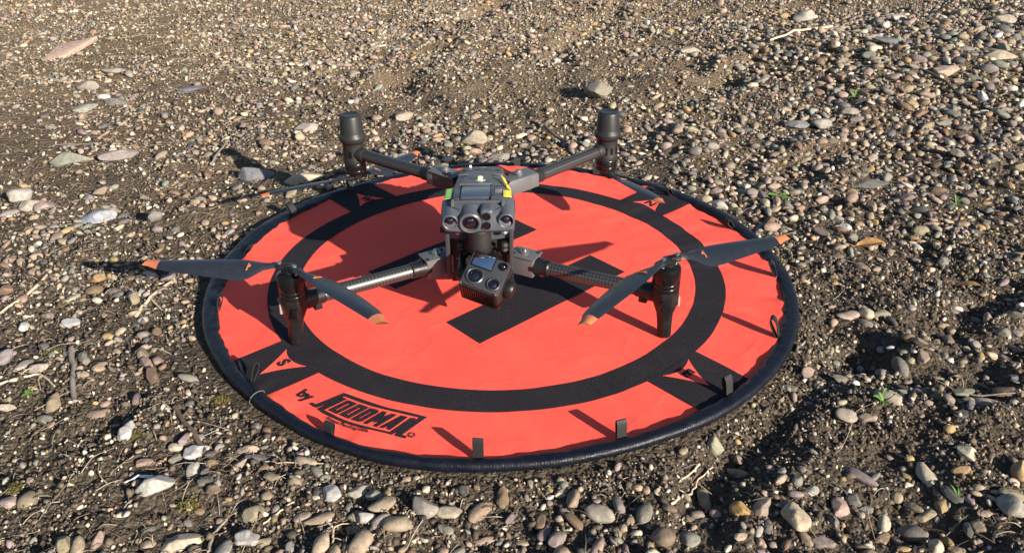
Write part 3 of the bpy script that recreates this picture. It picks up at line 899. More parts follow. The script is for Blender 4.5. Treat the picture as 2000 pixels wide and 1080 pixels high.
def leaf_blade(mb, base, direction, length, width, rise, curl, n=7):
    base = Vector(base)
    d = Vector((direction[0], direction[1], 0)).normalized()
    sdir = Vector((-d.y, d.x, 0))
    top, bot = [], []
    for i in range(n):
        t = i/(n-1)
        w = width*0.5*max(0.04, math.sin(math.pi*min(1, 0.08+t*0.92))**0.8)
        c = base + d*length*t*(1-0.15*curl*t) + Vector((0, 0, rise*math.sin(t*1.7) - curl*length*0.25*t*t))
        for k, s_ in enumerate((-1, -0.5, 0, 0.5, 1)):
            p = c + sdir*w*s_ + Vector((0, 0, abs(s_)*width*0.16))
            top.append(p)
            bot.append(p - Vector((0, 0, 0.0004)))
    fs = []
    m_ = n*5
    for i in range(n-1):
        for k in range(4):
            fs.append((i*5+k, i*5+k+1, i*5+k+6, i*5+k+5))
            fs.append((m_+i*5+k+5, m_+i*5+k+6, m_+i*5+k+1, m_+i*5+k))
    for i in range(n-1):
        fs.append((i*5, i*5+5, m_+i*5+5, m_+i*5))
        fs.append((i*5+9, i*5+4, m_+i*5+4, m_+i*5+9))
    return mb.add(top+bot, fs)
def sprout(x, y, leaves, label):
    z = float(ground_h(x, y))
    r = empty('sprout', (x, y, z))
    tag(r, label, 'sprout', 'green sprouts')
    MB().path([(x, y, z-0.003), (x, y, z+0.006)], [0.0012, 0.0008], 6).build('stem', M['leaf_green'], r)
    for ang, ln, wd, rise in leaves:
        leaf_blade(MB(), (x, y, z+0.004), (math.cos(R(ang)), math.sin(R(ang))), ln*0.8, wd*0.8, rise*0.7, 0.7).build('leaf', M['leaf_green'], r, angle=70)
sprout(0.478, -0.345, [(20, .024, .009, .016), (60, .026, .008, .018), (165, .018, .009, .012), (-70, .013, .009, .004), (110, .016, .006, .014)], 'bright green leafy sprout in the rut right of pad')
sprout(0.545, 0.313, [(10, .03, .013, .008), (170, .032, .014, .008), (-40, .034, .013, .006)], 'low green rosette just right of the rear rim')
sprout(0.872, 0.271, [(85, .03, .004, .03), (30, .025, .005, .018), (150, .025, .005, .015), (-60, .018, .005, .008)], 'thin green grass sprout among pebbles at right')
sprout(-0.597, -0.301, [(0, .012, .008, .004), (120, .012, .008, .004), (240, .011, .007, .003)], 'tiny green seedling at the lower left')
sprout(0.905, 0.884, [(60, .04, .006, .03), (120, .04, .006, .028), (0, .035, .007, .015), (200, .03, .006, .012)], 'green tuft below the far right stone heap')
sprout(0.50, -0.50, [(95, .03, .003, .012), (70, .024, .003, .010)], 'two thin green blades at the lower right')

def dry_leaf(x, y, ang, ln, wd, label):
    z = float(ground_h(x, y))
    r = empty('dry_leaf', (x, y, z))
    tag(r, label, 'leaf', 'dry leaves')
    d = (math.cos(R(ang)), math.sin(R(ang)))
    leaf_blade(MB(), (x-d[0]*ln*.5, y-d[1]*ln*.5, z+0.012), d, ln, wd, 0.012, 0.3, 9).build('blade', M['leaf_dry'], r, angle=70)
    MB().path([(x-d[0]*ln*.48, y-d[1]*ln*.48, z+0.0125), (x-d[0]*ln*.75, y-d[1]*ln*.7+.006, z+0.016), (x-d[0]*ln*.95, y-d[1]*ln*.85+.012, z+0.013)], [.0009, .0007, .0005], 5).build('stalk', M['leaf_dry'], r)
dry_leaf(0.632, 0.082, -8, .045, .030, 'curled orange brown leaf on soil right of the pad')
dry_leaf(0.747, -0.029, -35, .034, .014, 'narrow brown leaf at the right edge')

def moss(x, y, w, label):
    z = float(ground_h(x, y))
    mb = MB()
    w = w*0.8
    for _ in range(110):
        a, q = random.uniform(0, 6.28), math.sqrt(random.random())*w
        px_, py_ = x+q*math.cos(a), y+q*math.sin(a)*0.8
        hgt = 0.005*(1-(q/w)**2)+0.002
        zz = float(ground_h(px_, py_))
        lx, ly = random.uniform(-1, 1)*0.004, random.uniform(-1, 1)*0.004
        mb.path([(px_, py_, zz-0.001), (px_+lx*.4, py_+ly*.4, zz+hgt*.6), (px_+lx, py_+ly, zz+hgt)], [.0016, .0012, .0003], 4)
    o = mb.build('moss_tuft', M['moss'], origin=(x, y, z), angle=80)
    tag(o, label, 'moss', 'moss tufts')
for x, y, w, lab in [(-0.611, -0.203, .016, 'olive moss tuft beside the thick grey stick'), (-0.518, 0.828, .03, 'yellow green moss tuft far left of the rear left motor'),
                     (-0.332, -0.496, .013, 'olive moss tuft near the bottom left edge'), (-0.350, -0.312, .013, 'moss tuft touching the front left rim'),
                     (-0.431, -0.386, .010, 'small moss tuft left of the white quartz stone'), (-0.536, -0.462, .012, 'moss tuft at the left edge near bottom')]:
    moss(x, y, w, lab)
pl, prad = ground_line([(-0.414, -0.460), (-0.405, -0.458), (-0.395, -0.456), (-0.382, -0.458)], .0006, .0021, 0.005, 0.0008)
o = MB().path(pl, prad, 6).build('plastic_scrap', M['plastic'], origin=pl[0])
tag(o, 'thin white plastic scrap above the pale wrinkled stone', 'litter')

# ------------------------------------------------------------------ landing pad
PHI = -2.4256                       # direction of the S mark
RIM_A = np.radians([-180, -165, -158, -145, -131, -121, -115, -106, -98, -92, -71, -50, -30, -8, 16, 45, 90, 130, 150, 180])
RIM_C = np.array([.438, .436, .4363, .4347, .4380, .4435, .4508, .4525, .4510, .4470, .4440, .4500, .4490, .4490, .4440, .4440, .4480, .4400, .4400, .438])
RIM_W = np.array([.0160, .0125, .0122, .0105, .0095, .0082, .0076, .0076, .0078, .0090, .0105, .0105, .0125, .0115, .0130, .0120, .0100, .0120, .0150, .0160])
def rim_at(a):
    """centre radius and half width of the padded rim at angle a"""
    a = (np.asarray(a, float)+np.pi) % (2*np.pi) - np.pi
    k = np.linspace(-0.12, 0.12, 7)
    wrap = lambda q: (q+np.pi) % (2*np.pi) - np.pi
    return (sum(np.interp(wrap(a+d), RIM_A, RIM_C) for d in k)/7, sum(np.interp(wrap(a+d), RIM_A, RIM_W) for d in k)/7)
R_MAT = 0.4395
def mat_z(x, y):
    x = np.asarray(x, float)
    y = np.asarray(y, float)
    r = np.hypot(x, y)
    th = np.arctan2(y, x)
    z = 0.0032 + 0.0009*vnoise(x*9, y*9, 41) + 0.0004*vnoise(x*26, y*26, 42)
    e = np.clip((r-0.37)/0.068, 0, 1)**2
    z = z + e*(0.0010 + 0.0024*vnoise(th*11, r*9+4, 43) + 0.0013*vnoise(th*27, r*14, 44))
    # soft creases running in from the right hand rim
    cr = np.exp(-((r-0.36)/0.07)**2)*(0.5+0.5*np.cos(th-0.1))**4
    z = z + cr*0.0022*vnoise(th*16, r*6, 45)
    f_ = np.abs(vnoise(x*5.2+y*2.1, y*3.4-x*1.3, 46))
    z = z + 0.0011*np.exp(-(f_/0.10)**2)*np.clip(1-np.abs(r-0.2)/0.24, 0, 1)
    return z
pad = empty('landing_pad', (0, 0, 0))
tag(pad, 'round coral red drone landing pad with black H, compass marks and navy rim', 'landing pad')

rr_ = np.concatenate([[0.0], np.linspace(0.006, R_MAT, 76)])
nth = 360
th = np.linspace(0, 2*np.pi, nth, endpoint=False)
vs = [(0, 0, float(mat_z(0, 0)))]
edge = rim_at(th)[0]
RR = rr_[1:, None] + np.clip((rr_[1:, None]-0.36)/(R_MAT-0.36), 0, 1)*(edge-R_MAT)[None]
X = (RR*np.cos(th)[None]).ravel()
Y = (RR*np.sin(th)[None]).ravel()
co = np.concatenate([[(0, 0, float(mat_z(0, 0)))], np.stack([X, Y, mat_z(X, Y)], -1)])
tri = [(0, 1+k, 1+(k+1) % nth) for k in range(nth)]
qs = []
for j in range(len(rr_)-2):
    for k in range(nth):
        a = 1+j*nth
        qs.append((a+k, a+nth+k, a+nth+(k+1) % nth, a+(k+1) % nth))
me = bpy.data.meshes.new('mat')
me.from_pydata([tuple(p) for p in co], [], tri+qs)
me.polygons.foreach_set('use_smooth', [True]*len(me.polygons))
link('mat', me, M['mat'], pad)

LIFT = 0.0007
def drape(name, polys, mat, parent, lift=LIFT, cell=0.006, label=None):
    """flat print: 2-D outlines (metres, pad plane) triangulated, cut finely and laid on the mat"""
    bm = bmesh.new()
    for poly in polys:
        loops = poly if isinstance(poly[0], list) else [poly]
        tris = tessellate_polygon([[Vector((p[0], p[1], 0)) for p in lp_] for lp_ in loops])
        vv = [bm.verts.new((p[0], p[1], 0)) for lp_ in loops for p in lp_]
        for t in tris:
            try:
                bm.faces.new([vv[i] for i in t])
            except ValueError:
                pass
    for _ in range(6):
        es = [e for e in bm.edges if e.calc_length() > cell*1.6]
        if not es: break
        bmesh.ops.subdivide_edges(bm, edges=es, cuts=1, use_grid_fill=True)
        bmesh.ops.triangulate(bm, faces=[f for f in bm.faces if len(f.verts) > 4])
    return finish_drape(name, bm, mat, parent, lift, label)
def finish_drape(name, bm, mat, parent, lift, label=None):
    c = np.array([v.co[:] for v in bm.verts])
    z = mat_z(c[:, 0], c[:, 1])
    for v, zz in zip(bm.verts, z):
        v.co.z = zz+lift
    for f in bm.faces:
        f.normal_update()
        if f.normal.z < 0: f.normal_flip()
        f.smooth = True
    me = bpy.data.meshes.new(name)
    bm.to_mesh(me)
    bm.free()
    o = link(name, me, mat, parent)
    if label: o['label'] = label
    return o
def polar_strip(name, r0, r1, a0, a1, nr, na, mat, closed=False, lift=LIFT):
    bm = bmesh.new()
    g = [[bm.verts.new((r*math.cos(a), r*math.sin(a), 0)) for a in (np.linspace(a0, a1, na, endpoint=not closed))] for r in np.linspace(r0, r1, nr)]
    for j in range(nr-1):
        for k in range(na if closed else na-1):
            bm.faces.new((g[j][k], g[j+1][k], g[j+1][(k+1) % na], g[j][(k+1) % na]))
    return finish_drape(name, bm, mat, pad, lift)
polar_strip('ring_print', 0.3114, 0.355, 0, 2*np.pi, 9, 420, M['print'], True)
def sframe(k):
    a = PHI+k*math.pi/2
    return Vector((math.cos(a), math.sin(a))), Vector((-math.sin(a), math.cos(a)))
def to_pad(k, u, w):
    e, t = sframe(k)
    q = e*u+t*w
    return (q.x, q.y)
# four spokes with the compass flags left open in the fabric colour
LETTERS = ['S', 'E', 'N', 'W']
def text_polys(txt, size, bold=0.0):
    """outline faces of a text, centred on the origin"""
    cu = bpy.data.curves.new('t', 'FONT')
    cu.body = txt
    cu.size = size
    cu.align_x = 'CENTER'
    cu.align_y = 'CENTER'
    cu.offset = bold
    cu.resolution_u = 3
    ob = bpy.data.objects.new('t', cu)
    C.objects.link(ob)
    dg = bpy.context.evaluated_depsgraph_get()
    me = bpy.data.meshes.new_from_object(ob.evaluated_get(dg))
    bpy.data.objects.remove(ob, do_unlink=True)
    out = [[tuple(me.vertices[i].co[:2]) for i in p.vertices] for p in me.polygons]
    bpy.data.meshes.remove(me)
    return out
def mapped_text(name, txt, size, fn, parent, mat, bold=0.0, lift=LIFT*2.4, zf=None):
    bm = bmesh.new()
    for poly in text_polys(txt, size, bold):
        vv = [bm.verts.new((*fn(*p), 0)) for p in poly]
        try: bm.faces.new(vv)
        except ValueError: pass
    bmesh.ops.remove_doubles(bm, verts=bm.verts, dist=1e-6)
    bmesh.ops.triangulate(bm, faces=bm.faces)
    return finish_drape(name, bm, mat, parent, lift)
for k in range(4):
    bm = bmesh.new()
    us = np.linspace(0.345, R_MAT-0.001, 14)
    ws = np.linspace(-0.0495, 0.0495, 15)
    g = []
    for u in us:
        row = []
        for w_ in ws:
            uu = u
            if u > 0.4:   # follow the round edge
                lim = float(rim_at(PHI+k*math.pi/2+w_/0.43)[0])-0.001
                uu = min(u + (lim-R_MAT+0.001)*(u-0.4)/(R_MAT-0.401), math.sqrt(max(0.0, lim**2-w_*w_)))
            if u <= 0.3451:
                uu = math.sqrt(0.352**2-w_*w_)
            row.append(bm.verts.new((*to_pad(k, uu, w_), 0)))
        g.append(row)
    for i in range(len(us)-1):
        for j in range(len(ws)-1):
            bm.faces.new((g[i][j], g[i+1][j], g[i+1][j+1], g[i][j+1]))
    sp = finish_drape('spoke_print', bm, M['print'], pad, LIFT*1.5)
    # flag: apex outwards, inner side hollow
    base = [(0.357+0.0085*(1-(w_/0.027)**2), w_) for w_ in np.linspace(-0.027, 0.027, 9)]
    apex = (0.411, 0.0)
    side1 = [(0.357+(0.411-0.357)*t, 0.027*(1-t)-0.0022*math.sin(math.pi*t)) for t in (0.25, 0.5, 0.75)]
    side2 = [(0.357+(0.411-0.357)*t, -0.027*(1-t)+0.0022*math.sin(math.pi*t)) for t in (0.75, 0.5, 0.25)]
    poly = [to_pad(k, *q) for q in base+side1+[apex]+side2]
    fl = drape('flag_print', [poly], M['mat'], pad, LIFT*2.2, 0.008)
    e, t = sframe(k)
    ctr = e*0.3765
    nu = -sframe(0)[0]               # letters stand upright towards N
    nx = Vector((nu.y, -nu.x))
    mapped_text('letter_print', LETTERS[k], 0.0235, lambda a, b_: tuple(ctr + nx*a + nu*b_), fl, M['print'], 0.0011, LIFT*3.2)
# the big H: legs run along S-N
hp = []
for w0, w1 in ((0.064, 0.139), (-0.139, -0.064)):
    hp.append([to_pad(0, u, w_) for u, w_ in ((-0.148, w0), (0.152, w0), (0.152, w1), (-0.148, w1))])
hp.append([to_pad(0, u, w_) for u, w_ in ((-0.038, -0.064), (0.040, -0.064), (0.040, 0.064), (-0.038, 0.064))])
drape('letter_h_print', hp, M['print'], pad, LIFT, 0.01)

# maker's lettering between S and E
LOGO = [
  [[(-0.2327,-0.3334),(-0.2279,-0.3319),(-0.2234,-0.3361),(-0.1916,-0.3136),(-0.1909,-0.3204),(-0.2016,-0.3286),(-0.205,-0.3328),(-0.2221,-0.3425),(-0.2249,-0.3412)]],
  [[(-0.1914,-0.3227),(-0.1866,-0.3259),(-0.2111,-0.3468),(-0.2202,-0.3454),(-0.205,-0.3328),(-0.2016,-0.3287)]],
  [[(-0.2202,-0.3454),(-0.2108,-0.3544),(-0.197,-0.364),(-0.1837,-0.3715),(-0.1708,-0.3776),(-0.1585,-0.3828),(-0.142,-0.3884),(-0.1235,-0.3951),(-0.1252,-0.3903),(-0.1425,-0.3844),(-0.1592,-0.3779),(-0.1674,-0.374),(-0.179,-0.3685),(-0.1945,-0.3596),(-0.2111,-0.3472)]],
  [[(-0.1916,-0.3136),(-0.1749,-0.3229),(-0.157,-0.3324),(-0.1354,-0.3434),(-0.1099,-0.3531),(-0.084,-0.363),(-0.0927,-0.3647),(-0.1094,-0.3586),(-0.1305,-0.3504),(-0.1529,-0.3414),(-0.1738,-0.3306),(-0.1909,-0.3204)]],
  [[(-0.084,-0.363),(-0.0927,-0.3644),(-0.1022,-0.3753),(-0.0971,-0.3655),(-0.103,-0.3649),(-0.1252,-0.3901),(-0.1235,-0.3951),(-0.1214,-0.3931),(-0.1155,-0.3875),(-0.1198,-0.3967),(-0.1072,-0.4012),(-0.1053,-0.3974),(-0.1112,-0.3945)]],
  [[(-0.1845,-0.3282),(-0.1721,-0.3352),(-0.195,-0.3556),(-0.2063,-0.3476)],[(-0.1844,-0.3353),(-0.181,-0.3362),(-0.1943,-0.3486),(-0.1974,-0.3474)]],
  [[(-0.1688,-0.3364),(-0.1568,-0.3429),(-0.1792,-0.3644),(-0.1917,-0.3568)],[(-0.1694,-0.3435),(-0.166,-0.3443),(-0.1794,-0.3576),(-0.1825,-0.3567)]],
  [[(-0.1542,-0.3444),(-0.1464,-0.3474),(-0.1445,-0.3497),(-0.1443,-0.3529),(-0.1624,-0.3698),(-0.1668,-0.37),(-0.1762,-0.3657)],[(-0.154,-0.3515),(-0.1508,-0.3518),(-0.1638,-0.3648),(-0.167,-0.3643)]],
  [[(-0.1382,-0.3508),(-0.1339,-0.3528),(-0.1376,-0.3623),(-0.1262,-0.3562),(-0.121,-0.358),(-0.1433,-0.3811),(-0.1475,-0.3788),(-0.1388,-0.3692),(-0.1479,-0.373),(-0.1453,-0.3665),(-0.1555,-0.3756),(-0.1598,-0.3736)]],
  [[(-0.1149,-0.36),(-0.1074,-0.3627),(-0.1268,-0.3867),(-0.1306,-0.3847),(-0.1278,-0.3781),(-0.1351,-0.3831),(-0.1398,-0.3821)],[(-0.1191,-0.37),(-0.1213,-0.3739),(-0.1246,-0.3743)]],
]
drape('maker_lettering', LOGO, M['print'], pad, LIFT*1.6, 0.008)
def arc_text(txt, size, rad, a0, name, bold=0.0):
    def fn(a, b_):
        ang = R(a0)+a/rad
        q = rad-b_
        return (q*math.cos(ang), q*math.sin(ang))
    return mapped_text(name, txt, size, fn, pad, M['print'], bold, LIFT*1.6)
arc_text('by', 0.0225, 0.3975, -127.2, 'by_lettering', 0.0009)
arc_text('Patent Pending USA', 0.0073, 0.4175, -115.4, 'small_lettering', 0.00022)
arc_text('\u00ae', 0.0115, 0.4085, -104.2, 'small_lettering', 0.0003)

# padded rim
NT, NP = 900, 20
ta = np.linspace(0, 2*np.pi, NT, endpoint=False)
pa = np.linspace(0, 2*np.pi, NP, endpoint=False)
TA, PA = np.meshgrid(ta, pa, indexing='ij')
def ring_noise(a, f, s):
    return vnoise(np.cos(a)*f+50, np.sin(a)*f+50, s)
left = np.clip(0.35-0.65*np.cos(TA), 0.25, 1.0)
wr = 0.05*ring_noise(TA, 7, 51) + 0.045*vnoise(np.cos(TA)*24+PA*0.5, np.sin(TA)*24+PA*0.8, 52)*left
inn = np.clip(-np.cos(PA), 0, 1)     # puckers on the inner side where the fabric is gathered
wr = wr + inn*0.16*vnoise(np.cos(TA)*38+7, np.sin(TA)*38+7, 54)
cr_, hw_ = rim_at(ta)
cz_ = 0.0026 + 0.0016*ring_noise(ta, 2.2, 56) + 0.0010*np.cos(ta+1.2)
sup = (np.abs(np.cos(PA))**2.6 + np.abs(np.sin(PA))**2.6)**(-1/2.6)
RX = cr_[:, None] + np.cos(PA)*sup*hw_[:, None]*0.94*(1+wr)
RZ = cz_[:, None] + np.sin(PA)*sup*0.0070*(1+wr*0.8)
# slanting folds pressed into the cover
fold = vnoise(TA*13+PA*1.5, PA*0.8-TA*1.1, 57)
RZ = RZ + 0.0015*np.clip(np.sin(PA), 0, 1)*fold*left
co = np.stack([RX*np.cos(TA), RX*np.sin(TA), RZ], -1).reshape(-1, 3)
ii = np.arange(NT*NP).reshape(NT, NP)
fq = np.stack([ii, np.roll(ii, -1, 0), np.roll(np.roll(ii, -1, 0), -1, 1), np.roll(ii, -1, 1)], -1).reshape(-1, 4)
me = np_mesh('rim', co, fq[:, ::-1], 4)
uvl = me.uv_layers.new(name='uv')
Uv = np.stack([TA*0.4435, PA*0.0132], -1).reshape(-1, 2)
li = np.zeros(len(me.loops), np.int32)
me.loops.foreach_get('vertex_index', li)
uvd = Uv[li].reshape(-1, 4, 2)
for ax, per in ((0, 2*np.pi*0.4435), (1, 2*np.pi*0.0132)):
    span = uvd[:, :, ax].max(1)-uvd[:, :, ax].min(1)
    w_ = span > per/2
    sub = uvd[w_, :, ax]
    uvd[w_, :, ax] = np.where(sub < per/2, sub+per, sub)
uvl.data.foreach_set('uv', uvd.astype(np.float32).ravel())
rim = link('rim', me, M['vinyl'], pad)
# thread wound round the rim at the front left
a = R(-133.5)
pts = []
for k in range(25):
    w_ = 2*math.pi*k/24
    q = float(rim_at(a)[0])+math.cos(w_)*0.0112
    pts.append((q*math.cos(a+0.006*math.sin(w_)), q*math.sin(a+0.006*math.sin(w_)), 0.0028+math.sin(w_)*0.0102))
MB().path(pts, 0.0005, 5).build('tie_thread', M['thread'], rim)

# webbing loops
TABS = [(-92.7, .027, 5, 1.0), (-70.6, .026, 7, 1.1), (-48.9, .027, 14, 1.5), (-27.5, .030, 22, 2.2), (-4.2, .028, 26, 2.0), (19.0, .020, 38, 2.0), (41.0, .020, 40, 2.2), (63.0, .022, -30, 1.2),
        (84.7, .018, -20, 1.0), (105.9, .022, -35, 1.0), (131.0, .024, -10, 1.6), (149.3, .024, -38, 1.6), (170.6, .020, 44, 1.4), (-165.4, .024, 18, 1.8), (-138.3, .026, 26, 2.0), (-116.6, .016, 12, 1.6)]
for ang, hgt, lean, fat in TABS:
    a = R(ang)
    e = Vector((math.cos(a), math.sin(a), 0))
    t = Vector((-math.sin(a), math.cos(a), 0))
    rc, rw = rim_at(a)
    base = e*float(rc-rw*0.92) + Vector((0, 0, 0.0062))
    L_ = R(lean)
    u = (Vector((0, 0, 1))*math.cos(L_) - e*math.sin(L_)).normalized()
    nrm = e*math.cos(L_) + Vector((0, 0, 1))*math.sin(L_)
    prof = []
    for k in range(13):             # teardrop loop in the radial plane
        w_ = k/12*math.pi
        bulge = 0.0022*fat*math.sin(w_*1.0)**0.8 if 0 < k < 12 else 0.0006
        prof.append((-math.cos(w_), bulge))
    ring_o, ring_i = [], []
    n = 22
    for k in range(n+1):
        w_ = k/n
        hh_ = hgt*math.sin(math.pi*w_)**0.75 if 0 < w_ < 1 else 0.0
        off_ = 0.0024*fat*math.cos(math.pi*w_)*(0.35+math.sin(math.pi*w_)**0.9)
        p = base + u*hh_ + nrm*off_
        ring_o.append(p)
    vs, fs = [], []
    tw = R(random.uniform(-10, 10))
    t2 = t*math.cos(tw)+e*math.sin(tw)
    for k, p in enumerate(ring_o):
        dtan = (ring_o[min(k+1, n)]-ring_o[max(k-1, 0)]).normalized()
        nn = dtan.cross(t2).normalized()*0.0006
        for s_ in (-1, 1):
            vs.append(p + t2*0.0062*s_ + nn)
            vs.append(p + t2*0.0062*s_ - nn)
    for k in range(n):
        q = k*4
        fs += [(q, q+4, q+6, q+2), (q+1, q+3, q+7, q+5), (q, q+1, q+5, q+4), (q+2, q+6, q+7, q+3)]
    fs += [(0, 2, 3, 1), (n*4, n*4+1, n*4+3, n*4+2)]
    MB().add(vs, fs).build('strap_loop', M['webbing'], pad, angle=50)

# ------------------------------------------------------------------ the drone
FEET_Z = 0.0035
drone = empty('drone', (-0.024, 0.0, FEET_Z))
tag(drone, 'grey and black quadcopter drone with carbon arms standing on the landing pad', 'drone')
XC = -0.0225
def interp(tbl, y):
    for (a, va), (b_, vb) in zip(tbl[:-1], tbl[1:]):
        if a <= y <= b_:
            return va+(vb-va)*(y-a)/(b_-a)
    return tbl[0][1] if y < tbl[0][0] else tbl[-1][1]
TOPZ = [(-.168, .168), (-.163, .179), (-.152, .186), (-.13, .190), (-.10, .1865), (-.07, .181), (-.04, .1745), (0, .166), (.05, .154), (.10, .141), (.118, .134), (.126, .124)]
HALF = [(-.168, .043), (-.163, .0475), (-.152, .0495), (-.085, .0495), (-.045, .0395), (0, .0375), (.10, .0365), (.118, .034), (.126, .030)]
BOTZ = [(-.168, .158), (-.163, .153), (-.15, .151), (-.122, .151), (-.118, .12), (.126, .10)]
def section(y, hw, zb, zt, rr=0.35, n=36, x0=XC):
    cz, hz = (zb+zt)/2, (zt-zb)/2
    pts = []
    for k in range(n):
        w_ = 2*math.pi*k/n
        c, s_ = math.cos(w_), math.sin(w_)
        p = 5.0
        k_ = (abs(c)**p+abs(s_)**p)**(-1/p)
        pts.append(Vector((x0+c*k_*hw, y, cz+s_*k_*hz)))
    return pts
ys = [-.168, -.1655, -.163, -.158, -.152, -.14, -.13, -.124, -.118, -.10, -.085, -.065, -.045, -.02, 0, .025, .05, .08, .10, .112, .118, .123, .126]
mb = MB()
mb.loft([section(y, interp(HALF, y), interp(BOTZ, y), interp(TOPZ, y)) for y in ys])
shell = mb.build('body_shell', M['shell'], drone, angle=40)
def top_frame(y):
    z = interp(TOPZ, y)
    dz = (interp(TOPZ, y+0.012)-interp(TOPZ, y-0.012))/0.024
    t = Vector((0, 1, dz)).normalized()
    n = Vector((0, -dz, 1)).normalized()
    return z, t, n
def on_top(x, y, w_, l_, h_, lift=0.0, mb=None, yaw=0.0, roll=0.0):
    z, t, n = top_frame(y)
    xa = Vector((1, 0, 0))
    if roll:
        m_ = Matrix.Rotation(roll, 3, t)
        xa, n = m_ @ xa, m_ @ n
    if yaw:
        m_ = Matrix.Rotation(yaw, 3, n)
        xa, t = m_ @ xa, m_ @ t
    mb = mb or MB()
    return mb.box(Vector((x, y, z))+n*(lift+h_/2-0.0004), (w_, l_, h_), (xa, t, n))
# lower hull with an open front bay for the gimbal
mb = MB()
mb.loft([section(y, hw, zb, zt) for y, hw, zb, zt in ((-.100, .0452, .044, .155), (-.06, .0452, .042, .155), (-.03, .040, .044, .15), (.03, .036, .05, .145), (.08, .034, .055, .128), (.115, .030, .07, .118))])
mb.build('lower_hull', M['shell_dark'], drone, angle=40)
for s_ in (-1, 1):
    MB().box((XC+s_*0.0445, -.112, .1065), (0.0060, 0.028, 0.090)).build('bay_side_wall', M['shell_dark'], drone, bevel=0.0018)
MB().box((XC, -.102, .0985), (0.0835, 0.008, 0.104)).build('bay_back_panel', M['black_matt'], drone, bevel=0.001)
# rear feet under the hull
for s_ in (-1, 1):
    MB().path([(XC+s_*0.020, .085, .075), (XC+s_*0.024, .092, .035), (XC+s_*0.027, .098, FEET_Z+.0005)], [.010, .0075, .0065], 10).build('rear_foot', M['black'], drone)
MB().box((XC-0.0515, -.115, .135), (0.006, 0.008, 0.008)).build('side_button', M['black'], drone, bevel=0.001)

# deck details
cov = on_top(XC-0.003, -.113, 0.040, 0.056, 0.0042).build('deck_cover', M['panel'], shell, bevel=0.0012)
on_top(XC-0.004, -.083, 0.046, 0.006, 0.0070).build('cover_hinge', M['shell'], shell, bevel=0.0012)
on_top(XC-0.000, -.1455, 0.066, 0.0032, 0.0055).build('cover_lip', M['shell'], shell, bevel=0.001)
on_top(XC-0.0285, -.114, 0.008, 0.060, 0.0030).build('deck_groove', M['shell_dark'], shell, bevel=0.0008)
on_top(XC+0.0195, -.114, 0.0045, 0.060, 0.0050).build('deck_rail', M['shell_dark'], shell, bevel=0.0008)
on_top(XC+0.0275, -.107, 0.0100, 0.013, 0.0055).build('power_button', M['metal_grey'], shell, bevel=0.001)
on_top(XC+0.0275, -.0935, 0.0100, 0.010, 0.0030).build('button_recess', M['black'], shell, bevel=0.0006)
for s_ in (-1, 1):
    on_top(XC+s_*0.0335, -.1475, 0.0040, 0.010, 0.0062).build('cover_stop', M['metal_grey'], shell, bevel=0.001)
# stickers
st = on_top(XC-0.0405, -.113, 0.0095, 0.046, 0.0008, lift=-0.0003, roll=-0.14).build('green_sticker', M['green'], shell)
z, t, n = top_frame(-.098)
def sticker_lines(parent, x, y0, cols, w_, h_, dy, mat, roll):
    for i in range(cols):
        on_top(x, y0+i*dy, w_, h_, 0.0007, lift=0.0006, roll=roll).build('sticker_print', mat, parent)
sticker_lines(st, XC-0.0405, -.131, 9, 0.0062, 0.0010, 0.0044, M['ink_green'], -0.14)
st = on_top(XC+0.0400, -.116, 0.0110, 0.028, 0.0008, lift=-0.0002, roll=0.12).build('yellow_sticker', M['yellow'], shell)
sticker_lines(st, XC+0.0400, -.126, 5, 0.0062, 0.0014, 0.0048, M['ink_yellow'], 0.12)
st = on_top(XC+0.0385, -.046, 0.0085, 0.050, 0.0007, lift=-0.0010, yaw=0.24, roll=0.75).build('amber_sticker', M['amber'], shell)
# beacon and small holes on the rear deck
zb_, t_, nb_ = top_frame(-.030)
pb = Vector((XC+0.0005, -.030, zb_))
bc = MB().lathe(pb-nb_*0.001, nb_, [(0.0080, 0), (0.0080, 0.0014), (0.0070, 0.0020)], 24).build('beacon_base', M['beacon_base'], shell)
MB().lathe(pb, nb_, [(0.0045, 0), (0.0045, 0.0045), (0.003, 0.006)], 18).build('beacon_lens', M['beacon'], bc)
for dx in (-0.0072, 0.0072):
    MB().box(pb+Vector((dx*0.78, 0, 0))+nb_*0.0012, (0.0022, 0.006, 0.0032)).build('beacon_screw', M['ink'], bc)
for x_, y_, w_, l_, mt in ((-.0205, .006, .004, .0055, 'black'), (.0205, .006, .004, .0055, 'black'), (-.006, .038, .012, .006, 'panel'), (.008, .038, .010, .006, 'panel'),
                           (-.005, .066, .012, .006, 'black'), (.010, .066, .011, .006, 'black'), (-.027, .07, .010, .008, 'shell_dark'), (.028, .07, .010, .008, 'shell_dark')):
    on_top(XC+x_, y_, w_, l_, 0.0012, lift=-0.0002).build('deck_vent', M[mt], shell, bevel=0.0004)
for s_ in (-1, 1):
    on_top(XC+s_*0.026, .012, .015, .0022, 0.0022).build('deck_ridge', M['shell'], shell, bevel=0.0006)
on_top(XC-0.018, .094, .004, .004, .004).build('deck_stud', M['white'], shell, bevel=0.0012)
# maker's mark at the rear of the deck
zt_, tt_, nn_ = top_frame(.086)
bm = bmesh.new()
for poly in text_polys('dji', 0.010, 0.0002):
    vv = [bm.verts.new(Vector((XC+0.003+a*1.25, .088, interp(TOPZ, .088)))+tt_*b_+nn_*0.0006-origin_of(drone)) for a, b_ in poly]
    try: bm.faces.new(vv)
    except ValueError: pass
me = bpy.data.meshes.new('maker_mark')
bm.to_mesh(me)
bm.free()
link('maker_mark', me, M['white'], shell)

